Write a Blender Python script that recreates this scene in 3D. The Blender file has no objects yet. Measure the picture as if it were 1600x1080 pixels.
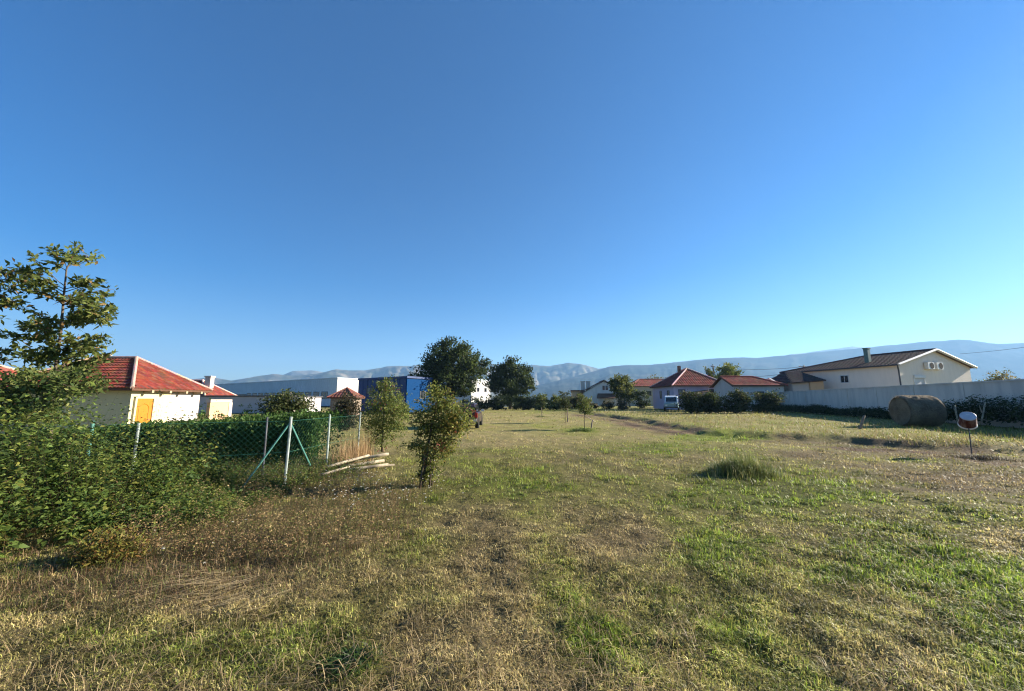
import bpy, math, random
import numpy as np
from mathutils import Vector

# ------------------------------------------------------------------ camera, sky, sun, exposure
S = bpy.context.scene
COL = S.collection
F = 590.0                      # focal length in pixels of the 1600 px wide photograph
PITCH = math.radians(8.29)     # the phone was tipped up a little
EYE = 1.65
cam_d = bpy.data.cameras.new('camera')
cam_d.sensor_width = 36.0
cam_d.lens = F / 1600 * 36
cam_d.clip_start = 0.05
cam_d.clip_end = 40000
cam = bpy.data.objects.new('camera', cam_d)
COL.objects.link(cam)
cam.location = (0, 0, EYE)
cam.rotation_euler = (math.radians(90) + PITCH, 0, 0)
S.camera = cam

SUN_AZ = math.radians(78)      # from +Y (ahead) towards +X (right)
SUN_EL = math.radians(21.5)
W = bpy.data.worlds.new('World'); S.world = W; W.use_nodes = True
nt = W.node_tree
bg = nt.nodes['Background']
sky = nt.nodes.new('ShaderNodeTexSky')
sky.sky_type = 'NISHITA'; sky.sun_disc = False
sky.sun_elevation = SUN_EL; sky.sun_rotation = SUN_AZ
sky.altitude = 50; sky.air_density = 1.0; sky.dust_density = 0.15; sky.ozone_density = 3.0
hs = nt.nodes.new('ShaderNodeHueSaturation')
hs.inputs['Saturation'].default_value = 1.52
hs.inputs['Value'].default_value = 0.77
hs.inputs['Hue'].default_value = 0.510
nt.links.new(sky.outputs[0], hs.inputs['Color'])
nt.links.new(hs.outputs[0], bg.inputs['Color'])
bg.inputs['Strength'].default_value = 0.051

sd = bpy.data.lights.new('sun', 'SUN'); sd.energy = 5.0; sd.angle = math.radians(0.5); sd.color = (1.0, 0.91, 0.76)
sun = bpy.data.objects.new('sun', sd); COL.objects.link(sun)
_to = Vector((math.sin(SUN_AZ) * math.cos(SUN_EL), math.cos(SUN_AZ) * math.cos(SUN_EL), math.sin(SUN_EL)))
sun.rotation_euler = (-_to).to_track_quat('-Z', 'Y').to_euler()
sun.location = (60, 20, 80)

S.view_settings.view_transform = 'Standard'; S.view_settings.look = 'None'
S.view_settings.exposure = 1.95; S.view_settings.gamma = 1.0
S.render.engine = 'CYCLES'
cy = S.cycles
cy.max_bounces = 5; cy.diffuse_bounces = 3; cy.glossy_bounces = 2; cy.transmission_bounces = 3
cy.transparent_max_bounces = 6; cy.volume_bounces = 0
cy.use_denoising = True; cy.filter_width = 1.15
cy.caustics_reflective = False; cy.caustics_refractive = False

rng = np.random.default_rng(7)
random.seed(7)
HAZE_DENSITY = 1.5e-4

# ------------------------------------------------------------------ helpers: pixels <-> places
CP, SP = math.cos(PITCH), math.sin(PITCH)
def at(px, py, Y):
    """the place at forward distance Y that the photograph shows at pixel (px, py)"""
    u = (px - 800) / F; v = (540 - py) / F
    fy = CP - v * SP; fz = SP + v * CP
    k = Y / fy
    return (u * k, Y, EYE + fz * k)
def on_ground(px, py, z=0.0):
    u = (px - 800) / F; v = (540 - py) / F
    fy = CP - v * SP; fz = SP + v * CP
    k = (z - EYE) / fz
    return (u * k, fy * k)
def to_px(x, y, z):
    dz = z - EYE
    d = y * CP + dz * SP; d = np.where(d < 0.05, 0.05, d)
    up = -y * SP + dz * CP
    return 800 + F * x / d, 540 - F * up / d

# ------------------------------------------------------------------ helpers: noise
_perm = np.random.default_rng(3).random((256, 256))
def vnoise(x, y):
    x = np.asarray(x, float); y = np.asarray(y, float)
    xi = np.floor(x).astype(int); yi = np.floor(y).astype(int)
    fx = x - xi; fy = y - yi
    fx = fx * fx * (3 - 2 * fx); fy = fy * fy * (3 - 2 * fy)
    a = _perm[xi & 255, yi & 255]; b = _perm[(xi + 1) & 255, yi & 255]
    c = _perm[xi & 255, (yi + 1) & 255]; d = _perm[(xi + 1) & 255, (yi + 1) & 255]
    return (a * (1 - fx) + b * fx) * (1 - fy) + (c * (1 - fx) + d * fx) * fy
def fbm(x, y, o=4, g=0.5):
    s = 0; a = 1; t = 0
    for k in range(o):
        s = s + a * vnoise(x * 2 ** k + 17.3 * k, y * 2 ** k + 9.1 * k); t += a; a *= g
    return s / t
def sstep(a, b, x):
    t = np.clip((x - a) / (b - a), 0, 1); return t * t * (3 - 2 * t)

# ------------------------------------------------------------------ helpers: objects
def tag(o, label=None, cat=None, group=None, kind=None):
    if label: o['label'] = label
    if cat: o['category'] = cat
    if group: o['group'] = group
    if kind: o['kind'] = kind
    return o
def thing(name, label, cat, loc=(0, 0, 0), rz=0.0, group=None):
    o = bpy.data.objects.new(name, None); COL.objects.link(o)
    o.location = loc; o.rotation_euler = (0, 0, rz); o.empty_display_size = 0.2
    return tag(o, label, cat, group)
def copy_tree(o, parent=None):
    c = o.copy(); COL.objects.link(c)
    if parent: c.parent = parent
    for ch in list(o.children): copy_tree(ch, c)
    return c

class MB:
    """collects shapes, becomes one mesh object"""
    def __init__(s): s.v = []; s.f = []; s.c = []; s.cur = None
    def add(s, vs, fs):
        n = len(s.v); s.v += [tuple(p) for p in vs]; s.f += [tuple(i + n for i in f) for f in fs]
        s.c += [s.cur or (1, 1, 1)] * len(vs)
    def box(s, x0, x1, y0, y1, z0, z1):
        s.add([(x0, y0, z0), (x1, y0, z0), (x1, y1, z0), (x0, y1, z0), (x0, y0, z1), (x1, y0, z1), (x1, y1, z1), (x0, y1, z1)],
              [(0, 3, 2, 1), (4, 5, 6, 7), (0, 1, 5, 4), (1, 2, 6, 5), (2, 3, 7, 6), (3, 0, 4, 7)])
    def tube(s, pts, rad, n=6, cap=True):
        pts = [Vector(p) for p in pts]
        if not hasattr(rad, '__len__'): rad = [rad] * len(pts)
        rings = []
        t0 = None
        for i, p in enumerate(pts):
            d = (pts[min(i + 1, len(pts) - 1)] - pts[max(i - 1, 0)]).normalized()
            ref = Vector((0, 0, 1)) if abs(d.z) < 0.9 else Vector((1, 0, 0))
            if t0 is None: a = d.cross(ref).normalized()
            else: a = (t0 - d * t0.dot(d)).normalized()
            t0 = a; b = d.cross(a)
            rings.append([p + (a * math.cos(2 * math.pi * k / n) + b * math.sin(2 * math.pi * k / n)) * rad[i] for k in range(n)])
        vs = [q for r in rings for q in r]; fs = []
        for i in range(len(rings) - 1):
            for k in range(n):
                k2 = (k + 1) % n
                fs.append((i * n + k, i * n + k2, (i + 1) * n + k2, (i + 1) * n + k))
        if cap:
            fs.append(tuple(range(n - 1, -1, -1))); fs.append(tuple(len(vs) - n + k for k in range(n)))
        s.add(vs, fs)
    def lathe(s, prof, n=24, c=(0, 0, 0)):
        vs = []; fs = []
        for r, z in prof:
            for k in range(n):
                a = 2 * math.pi * k / n; vs.append((c[0] + r * math.cos(a), c[1] + r * math.sin(a), c[2] + z))
        for i in range(len(prof) - 1):
            for k in range(n):
                k2 = (k + 1) % n; fs.append((i * n + k, i * n + k2, (i + 1) * n + k2, (i + 1) * n + k))
        s.add(vs, fs)
    def poly_prism(s, pts, d):
        """flat polygon pts (3-D) pushed along vector d"""
        n = len(pts); q = [tuple(p[k] + d[k] for k in range(3)) for p in pts]
        s.add(list(pts) + q, [tuple(range(n - 1, -1, -1)), tuple(range(n, 2 * n))] + [(i, (i + 1) % n, n + (i + 1) % n, n + i) for i in range(n)])
    def build(s, name, mat, parent=None, smooth=False, colors=False):
        m = bpy.data.meshes.new(name); m.from_pydata(s.v, [], s.f); m.validate()
        if colors:
            at_ = m.color_attributes.new('Col', 'FLOAT_COLOR', 'POINT')
            at_.data.foreach_set('color', np.array([(c[0], c[1], c[2], 1) for c in s.c], np.float32).ravel())
        if smooth: m.polygons.foreach_set('use_smooth', [True] * len(m.polygons))
        m.materials.append(mat); m.update()
        o = bpy.data.objects.new(name, m); COL.objects.link(o)
        if parent: o.parent = parent
        return o

def fast_mesh(name, V, T, C, mat, parent=None, smooth=False):
    V = np.asarray(V, np.float32); T = np.asarray(T, np.int32)
    k = T.shape[1]
    m = bpy.data.meshes.new(name)
    m.vertices.add(len(V)); m.vertices.foreach_set('co', V.ravel())
    m.loops.add(T.size); m.loops.foreach_set('vertex_index', T.ravel())
    m.polygons.add(len(T)); m.polygons.foreach_set('loop_start', np.arange(0, T.size, k, dtype=np.int32))
    if smooth: m.polygons.foreach_set('use_smooth', np.ones(len(T), bool))
    m.update(calc_edges=True)
    if C is not None:
        C = np.asarray(C, np.float32)
        if C.shape[1] == 3: C = np.hstack([C, np.ones((len(C), 1), np.float32)])
        a = m.color_attributes.new('Col', 'FLOAT_COLOR', 'POINT'); a.data.foreach_set('color', C.ravel())
    m.materials.append(mat)
    o = bpy.data.objects.new(name, m); COL.objects.link(o)
    if parent: o.parent = parent
    return o

def unit(a): return a / np.maximum(np.linalg.norm(a, axis=1, keepdims=True), 1e-9)
def leaves(P, D, L, Wd, C, fold=0.25, droop=0.0):
    """one folded leaf per row: base P, direction D, length L, width Wd, colour C; returns V, T, C"""
    n = len(P); D = unit(D)
    r = rng.normal(size=(n, 3)); r[:, 2] += 0.9
    N = unit(r - D * np.sum(r * D, 1, keepdims=True)); B = np.cross(D, N)
    L = np.broadcast_to(L, (n,))[:, None]; Wd = np.broadcast_to(Wd, (n,))[:, None]
    tip = P + D * L; tip[:, 2] -= (droop * L)[:, 0]
    mid = P + D * L * 0.45 + N * (L * 0.05)
    le = P + D * L * 0.45 + B * Wd * 0.5 + N * Wd * fold; ri = P + D * L * 0.45 - B * Wd * 0.5 + N * Wd * fold
    V = np.stack([P, ri, tip, le, mid], 1).reshape(-1, 3)
    i = np.arange(n)[:, None] * 5
    T = np.concatenate([i + np.array([0, 1, 4]), i + np.array([1, 2, 4]), i + np.array([2, 3, 4]), i + np.array([3, 0, 4])], 0)
    return V, T, np.repeat(C, 5, 0)
def pick_cols(n, pal, w, jit=0.18):
    pal = np.array(pal); idx = rng.choice(len(pal), n, p=np.array(w) / sum(w))
    return pal[idx] * (1 + jit * rng.normal(size=(n, 1))).clip(0.5, 1.6)
def rdirs(n, up=0.0):
    d = rng.normal(size=(n, 3)); d[:, 2] = d[:, 2] + up; return unit(d)

# ------------------------------------------------------------------ materials
def new_mat(name):
    m = bpy.data.materials.new(name); m.use_nodes = True
    return m, m.node_tree, m.node_tree.nodes['Principled BSDF']
def mat(name, col, rough=0.8, var=0.12, scale=3.0, bump=0.15, metal=0.0, spec=0.3, bscale=None, coord='Object'):
    m, t, p = new_mat(name)
    tc = t.nodes.new('ShaderNodeTexCoord')
    n1 = t.nodes.new('ShaderNodeTexNoise'); n1.inputs['Scale'].default_value = scale; n1.inputs['Detail'].default_value = 6
    t.links.new(tc.outputs[coord], n1.inputs['Vector'])
    rp = t.nodes.new('ShaderNodeValToRGB')
    rp.color_ramp.elements[0].position = 0.3; rp.color_ramp.elements[1].position = 0.7
    rp.color_ramp.elements[0].color = tuple(c * (1 - var) for c in col) + (1,)
    rp.color_ramp.elements[1].color = tuple(min(1, c * (1 + var)) for c in col) + (1,)
    t.links.new(n1.outputs[0], rp.inputs[0]); t.links.new(rp.outputs[0], p.inputs['Base Color'])
    p.inputs['Roughness'].default_value = rough; p.inputs['Metallic'].default_value = metal
    p.inputs['Specular IOR Level'].default_value = spec
    if bump:
        n2 = t.nodes.new('ShaderNodeTexNoise'); n2.inputs['Scale'].default_value = bscale or scale * 12; n2.inputs['Detail'].default_value = 4
        t.links.new(tc.outputs[coord], n2.inputs['Vector'])
        b = t.nodes.new('ShaderNodeBump'); b.inputs['Strength'].default_value = bump; b.inputs['Distance'].default_value = 0.03
        t.links.new(n2.outputs[0], b.inputs['Height']); t.links.new(b.outputs[0], p.inputs['Normal'])
    return m
def stained(name, col, streak, amount=0.5, sx=2.0, sz=0.3):
    """plaster or concrete with stains that run down"""
    m, t, p = new_mat(name)
    tc = t.nodes.new('ShaderNodeTexCoord'); mp = t.nodes.new('ShaderNodeMapping'); mp.inputs['Scale'].default_value = (sx, sx, sz)
    t.links.new(tc.outputs['Object'], mp.inputs[0])
    n1 = t.nodes.new('ShaderNodeTexNoise'); n1.inputs['Scale'].default_value = 1.3; n1.inputs['Detail'].default_value = 8; n1.inputs['Roughness'].default_value = 0.65
    t.links.new(mp.outputs[0], n1.inputs['Vector'])
    rp = t.nodes.new('ShaderNodeValToRGB'); rp.color_ramp.elements[0].position = 0.42; rp.color_ramp.elements[1].position = 0.72
    rp.color_ramp.elements[0].color = col + (1,)
    rp.color_ramp.elements[1].color = tuple(a * (1 - amount) + b * amount for a, b in zip(col, streak)) + (1,)
    t.links.new(n1.outputs[0], rp.inputs[0]); t.links.new(rp.outputs[0], p.inputs['Base Color'])
    p.inputs['Roughness'].default_value = 0.9; p.inputs['Specular IOR Level'].default_value = 0.2
    n2 = t.nodes.new('ShaderNodeTexNoise'); n2.inputs['Scale'].default_value = 30; t.links.new(tc.outputs['Object'], n2.inputs['Vector'])
    b = t.nodes.new('ShaderNodeBump'); b.inputs['Strength'].default_value = 0.25; b.inputs['Distance'].default_value = 0.02
    t.links.new(n2.outputs[0], b.inputs['Height']); t.links.new(b.outputs[0], p.inputs['Normal'])
    return m
def col_mat(name, rough=0.75, spec=0.25, transl=0.0, noise=0.0, nscale=40.0):
    """colour comes from the mesh (one colour for each leaf, blade or tile)"""
    m, t, p = new_mat(name)
    a = t.nodes.new('ShaderNodeAttribute'); a.attribute_name = 'Col'
    c = a.outputs['Color']
    if noise:
        tc = t.nodes.new('ShaderNodeTexCoord'); n1 = t.nodes.new('ShaderNodeTexNoise'); n1.inputs['Scale'].default_value = nscale; n1.inputs['Detail'].default_value = 5
        t.links.new(tc.outputs['Object'], n1.inputs['Vector'])
        mr = t.nodes.new('ShaderNodeMapRange'); mr.inputs['From Min'].default_value = 0.3; mr.inputs['From Max'].default_value = 0.7
        mr.inputs['To Min'].default_value = 1 - noise; mr.inputs['To Max'].default_value = 1 + noise
        t.links.new(n1.outputs[0], mr.inputs[0])
        mx = t.nodes.new('ShaderNodeMix'); mx.data_type = 'RGBA'; mx.blend_type = 'MULTIPLY'; mx.inputs[0].default_value = 1.0
        t.links.new(c, mx.inputs[6]); t.links.new(mr.outputs[0], mx.inputs[7]); c = mx.outputs[2]
    t.links.new(c, p.inputs['Base Color'])
    p.inputs['Roughness'].default_value = rough; p.inputs['Specular IOR Level'].default_value = spec
    if transl:
        tr = t.nodes.new('ShaderNodeBsdfTranslucent'); mix = t.nodes.new('ShaderNodeMixShader'); mix.inputs[0].default_value = transl
        t.links.new(c, tr.inputs['Color'])
        out = t.nodes['Material Output']
        t.links.new(p.outputs[0], mix.inputs[1]); t.links.new(tr.outputs[0], mix.inputs[2]); t.links.new(mix.outputs[0], out.inputs['Surface'])
    return m

M = dict(
    leaf=col_mat('leaf', rough=0.6, spec=0.22, transl=0.43),
    blade=col_mat('grass_blade', rough=0.5, spec=0.30, transl=0.38),
    tile=col_mat('roof_tile', rough=0.8, spec=0.2, noise=0.18, nscale=9),
    bark=mat('bark', (0.10, 0.075, 0.055), 0.9, 0.35, 8, 0.6),
    pale_bark=mat('pale_bark', (0.20, 0.16, 0.12), 0.9, 0.3, 10, 0.5),
    cream=mat('cream_plaster', (0.50, 0.44, 0.27), 0.9, 0.06, 0.8, 0.1),
    pinkwhite=mat('pale_pink_plaster', (0.48, 0.41, 0.36), 0.9, 0.07, 1.0, 0.1),
    peach=mat('peach_plaster', (0.56, 0.36, 0.20), 0.9, 0.06, 1.0, 0.1),
    white=stained('white_plaster', (0.66, 0.65, 0.62), (0.45, 0.43, 0.40), 0.5),
    greywhite=stained('grey_white_plaster', (0.52, 0.49, 0.46), (0.33, 0.31, 0.30), 0.5),
    lilac=stained('lilac_plaster', (0.50, 0.43, 0.54), (0.38, 0.33, 0.40), 0.5),
    tan=mat('tan_plaster', (0.42, 0.36, 0.27), 0.9, 0.1, 1.2, 0.1),
    beige=stained('beige_plaster', (0.78, 0.68, 0.58), (0.64, 0.56, 0.48), 0.45),
    concrete=stained('concrete', (0.68, 0.60, 0.52), (0.44, 0.39, 0.35), 0.8, 1.2, 0.25),
    greypink=stained('grey_render', (0.40, 0.37, 0.38), (0.33, 0.31, 0.32), 0.5, 0.6),
    cladding=mat('metal_cladding', (0.50, 0.55, 0.60), 0.55, 0.06, 0.3, 0.05),
    cladwhite=mat('white_cladding', (0.44, 0.43, 0.41), 0.55, 0.04, 0.3, 0.05),
    bluepanel=mat('blue_cladding', (0.002, 0.040, 0.135), 0.7, 0.08, 0.5, 0.05, spec=0.05),
    darkblue=mat('dark_blue_panel', (0.012, 0.04, 0.14), 0.45, 0.08, 0.5, 0.05),
    wood=mat('rafter_wood', (0.36, 0.28, 0.17), 0.8, 0.2, 12, 0.2),
    soffit=mat('soffit_board', (0.12, 0.06, 0.035), 0.85, 0.2, 6, 0.2),
    yellow=mat('yellow_door_paint', (0.42, 0.15, 0.010), 0.5, 0.05, 4, 0.05),
    cap=mat('ridge_mortar', (0.66, 0.50, 0.42), 0.85, 0.1, 6, 0.2),
    darkframe=mat('dark_frame', (0.05, 0.05, 0.055), 0.5, 0.1, 5, 0.0),
    whiteframe=mat('white_frame', (0.60, 0.59, 0.57), 0.5, 0.04, 5, 0.0),
    shutter=mat('shutter_slats', (0.50, 0.50, 0.51), 0.6, 0.05, 5, 0.0),
    brick=mat('chimney_brick', (0.30, 0.14, 0.09), 0.9, 0.25, 6, 0.3),
    greenmetal=mat('green_metal', (0.10, 0.17, 0.15), 0.5, 0.15, 4, 0.05),
    gutter=mat('gutter_metal', (0.06, 0.06, 0.07), 0.5, 0.1, 4, 0.0),
    postgreen=mat('green_post_paint', (0.075, 0.21, 0.17), 0.5, 0.25, 14, 0.1),
    postpale=mat('worn_pale_post', (0.27, 0.31, 0.28), 0.6, 0.3, 14, 0.2),
    wire=mat('green_coated_wire', (0.03, 0.12, 0.085), 0.5, 0.1, 4, 0.0),
    cable=mat('black_cable', (0.03, 0.03, 0.035), 0.6, 0.1, 4, 0.0),
    pole=mat('weathered_wood', (0.22, 0.17, 0.13), 0.9, 0.3, 9, 0.3),
    palepole=mat('peeled_pole_wood', (0.36, 0.295, 0.21), 0.85, 0.4, 9, 0.5),
    hay=None,
    rubber=mat('rubber', (0.018, 0.018, 0.018), 0.9, 0.1, 9, 0.0),
    rim=mat('wheel_rim', (0.35, 0.35, 0.36), 0.35, 0.1, 5, 0.0, metal=0.8),
    carpaint=mat('dark_car_paint', (0.035, 0.022, 0.024), 0.25, 0.1, 3, 0.0, spec=0.6),
    vanpaint=mat('white_van_paint', (0.62, 0.66, 0.68), 0.4, 0.05, 2, 0.0, spec=0.5),
    vangreen=mat('pale_teal_paint', (0.22, 0.32, 0.33), 0.4, 0.05, 2, 0.0, spec=0.5),
    redlamp=mat('red_lamp_plastic', (0.42, 0.02, 0.015), 0.3, 0.1, 5, 0.0),
    chrome=mat('bright_trim', (0.6, 0.6, 0.6), 0.25, 0.05, 5, 0.0, metal=0.9),
    glass=mat('window_glass', (0.02, 0.025, 0.03), 0.06, 0.1, 1, 0.0, spec=0.8),
    greytop=mat('grey_plastic', (0.44, 0.45, 0.50), 0.5, 0.12, 6, 0.1),
    maroon=stained('maroon_plastic', (0.075, 0.022, 0.020), (0.34, 0.28, 0.26), 0.9, 5.0, 2.0),
    whiteplastic=mat('white_plastic', (0.72, 0.70, 0.66), 0.5, 0.1, 6, 0.05),
)

# ------------------------------------------------------------------ the ground
BANK = [(8.5, 90), (9.7, 42), (10.6, 33), (10.2, 19.5), (11.9, 17.6), (14.0, 16.2), (14.8, 13.6), (19, 12.2), (45, 9)]
def bank_dist(x, y):
    """signed distance to the edge of the rough field (positive inside the field)"""
    best = np.full(np.shape(x), 1e9); sgn = np.ones(np.shape(x))
    for (ax, ay), (bx, by) in zip(BANK[:-1], BANK[1:]):
        dx, dy = bx - ax, by - ay
        t = np.clip(((x - ax) * dx + (y - ay) * dy) / (dx * dx + dy * dy), 0, 1)
        qx, qy = x - (ax + t * dx), y - (ay + t * dy)
        d = np.hypot(qx, qy); s = np.where(dx * qy - dy * qx > 0, 1.0, -1.0)
        u = d < best; best = np.where(u, d, best); sgn = np.where(u, s, sgn)
    return best * sgn
def ground_z(x, y):
    x = np.asarray(x, float); y = np.asarray(y, float)
    d = bank_dist(x + 0.7 * (vnoise(x * .7, y * .7) - .5), y + 0.7 * (vnoise(x * .7 + 40, y * .7) - .5))
    r = np.hypot(x, y)
    fade = 1 / (1 + (r / 60) ** 2)
    z = 0.20 * sstep(-0.5, 0.6, d + 1.2 * (fbm(x * 1.1, y * 1.1, 3) - .5)) + 0.14 * sstep(0, 30, d)
    z = z + (0.10 * (fbm(x * .35, y * .35, 3) - .5) + 0.085 * (fbm(x * 1.7 + 5, y * 1.7, 3) - .5) + 0.055 * (fbm(x * 5.5 + 9, y * 5.5, 2) - .5) / (1 + (r / 9) ** 2)) * fade
    z = z - 0.09 * np.exp(-((d + 0.7) / 0.5) ** 2) * sstep(60, 30, y)          # rut under the bank
    z = z - 0.07 * np.exp(-((d + 2.1) / 0.35) ** 2) * sstep(60, 30, y)
    z = z - 0.35 * sstep(-7, -14, x) * sstep(3, 9, y)
    return z

# patches of the field: pixel centre, half axes, green, brown (the patch stays on the ground)
PATCH = [(790, 755, 90, 34, .40, 0), (1120, 683, 75, 7, .75, -.4), (1010, 700, 150, 12, .25, 0), (1180, 770, 170, 26, .5, 0),
         (1400, 880, 220, 50, .38, 0), (1560, 960, 90, 70, .45, 0), (1100, 850, 110, 60, .28, 0), (420, 1000, 130, 50, .22, 0), (545, 1035, 45, 30, .8, 0),
         (940, 1000, 50, 30, .55, 0), (1120, 990, 70, 60, .2, 0), (860, 880, 60, 60, .18, 0), (690, 840, 70, 20, .25, -.1),
         (880, 640, 90, 6, .25, 0), (905, 672, 30, 5, .6, 0), (650, 1000, 110, 90, -.30, .12), (790, 1010, 75, 130, -.55, .10), (775, 880, 45, 60, -.35, .05), (930, 850, 50, 50, -.3, .05), (730, 850, 60, 50, -.25, .12),
         (1000, 830, 60, 40, -.3, .08), (470, 850, 150, 60, -.2, .30), (300, 900, 200, 40, -.25, .35), (330, 960, 120, 40, -.3, 0),
         (1060, 1000, 50, 60, -.1, .25), (1450, 1010, 150, 50, -.3, .12), (1570, 845, 60, 24, -.6, -.5), (1500, 745, 200, 16, -.30, .26), (1270, 712, 110, 9, -.2, .24), (1450, 765, 120, 5, -.2, .3), (1350, 728, 120, 4, -.2, .3), (60, 1000, 120, 60, .05, .1), (250, 1010, 260, 60, .2, .05), (450, 1040, 180, 50, .2, 0),
         (800, 690, 170, 14, -.2, -.15), (770, 655, 120, 8, -.15, -.1), (1330, 640, 300, 9, .10, -.3), (1250, 665, 160, 7, .12, 0), (1530, 675, 100, 18, .22, -.2)]
def field_mix(x, y):
    """greenness and brownness of the turf at a place"""
    z = np.zeros(np.shape(x)); px, py = to_px(x, np.maximum(y, 0.3), z)
    g = 0.46 + 0.85 * (fbm(x * .55 + 3, y * .55, 4) - .5) + 0.9 * (fbm(x * 2.3, y * 2.3 + 8, 3) - .5)
    b = 0.11 + 0.7 * (fbm(x * .8 + 50, y * .8, 4) - .5)
    for cx, cy_, rx, ry, gg, bb in PATCH:
        w = np.exp(-((px - cx) / rx) ** 2 - ((py - cy_) / ry) ** 2)
        g = g + 1.5 * gg * w; b = b + 1.5 * bb * w
    g = g + 0.10 * sstep(1.5, 5, x) * sstep(16, 8, y)
    d = bank_dist(x, y)
    wdt = 2.4 + 1.6 * sstep(10, 14, x)
    trk = sstep(-1.6, 0, d + wdt) * sstep(0.5, 0.0, d) * sstep(70, 30, y)
    trk = trk * (0.25 + 1.5 * np.clip(fbm(x * .6 + 11, y * 1.4, 4) - .30, 0, 1))
    b = b + 0.95 * trk; g = g - 0.25 * trk
    return np.clip(g, 0, 1), np.clip(b, 0, 1)
STRAW = np.array((0.43, 0.345, 0.155)); GREEN = np.array((0.235, 0.275, 0.030)); BROWN = np.array((0.165, 0.108, 0.066)); LUSH = np.array((0.19, 0.27, 0.028))
def turf_col(g, b):
    g = g[:, None]; b = b[:, None]
    c = STRAW * (1 - g) + GREEN * g
    c = c * (1 - sstep(.75, 1, g)) + LUSH * sstep(.75, 1, g)
    return c * (1 - b) + BROWN * b

gm, t, p = new_mat('turf_soil')
_a = t.nodes.new('ShaderNodeAttribute'); _a.attribute_name = 'Col'
_tc = t.nodes.new('ShaderNodeTexCoord')
_n = t.nodes.new('ShaderNodeTexNoise'); _n.inputs['Scale'].default_value = 14; _n.inputs['Detail'].default_value = 8; _n.inputs['Roughness'].default_value = 0.7
t.links.new(_tc.outputs['Object'], _n.inputs['Vector'])
_r = t.nodes.new('ShaderNodeMapRange'); _r.inputs['From Min'].default_value = 0.3; _r.inputs['From Max'].default_value = 0.7; _r.inputs['To Min'].default_value = 0.55; _r.inputs['To Max'].default_value = 1.35
t.links.new(_n.outputs[0], _r.inputs[0])
_m = t.nodes.new('ShaderNodeMix'); _m.data_type = 'RGBA'; _m.blend_type = 'MULTIPLY'; _m.inputs[0].default_value = 1
t.links.new(_a.outputs['Color'], _m.inputs[6]); t.links.new(_r.outputs[0], _m.inputs[7]); t.links.new(_m.outputs[2], p.inputs['Base Color'])
p.inputs['Roughness'].default_value = 0.95; p.inputs['Specular IOR Level'].default_value = 0.1
_b = t.nodes.new('ShaderNodeBump'); _b.inputs['Strength'].default_value = 0.8; _b.inputs['Distance'].default_value = 0.05
t.links.new(_n.outputs[0], _b.inputs['Height']); t.links.new(_b.outputs[0], p.inputs['Normal'])

NR, NA = 640, 1080
rr = np.concatenate([[0.0], np.geomspace(0.4, 7000, NR)]); aa = np.linspace(0, 2 * np.pi, NA, endpoint=False)
R_, A_ = np.meshgrid(rr[1:], aa, indexing='ij')
gx, gy = (R_ * np.sin(A_)).ravel(), (R_ * np.cos(A_)).ravel()
gx = np.concatenate([[0], gx]); gy = np.concatenate([[0], gy])
gz = ground_z(gx, gy)
g_, b_ = field_mix(gx, gy)
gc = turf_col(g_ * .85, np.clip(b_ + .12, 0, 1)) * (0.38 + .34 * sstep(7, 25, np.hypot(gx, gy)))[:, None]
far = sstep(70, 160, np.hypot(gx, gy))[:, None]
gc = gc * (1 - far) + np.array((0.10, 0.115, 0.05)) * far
i0 = 1 + np.arange(NR - 1)[:, None] * NA + np.arange(NA)[None]; i1 = 1 + np.arange(NR - 1)[:, None] * NA + (np.arange(NA)[None] + 1) % NA
q = np.stack([i0, i1, i1 + NA, i0 + NA], -1).reshape(-1, 4)[:, ::-1]
tri = np.concatenate([q[:, [0, 1, 2]], q[:, [0, 2, 3]], np.stack([np.zeros(NA, int), 1 + (np.arange(NA) + 1) % NA, 1 + np.arange(NA)], 1)])
ground = fast_mesh('ground', np.stack([gx, gy, gz], 1), tri, gc, gm, smooth=True)
tag(ground, 'mown dry and green grass field', kind='structure')

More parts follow.
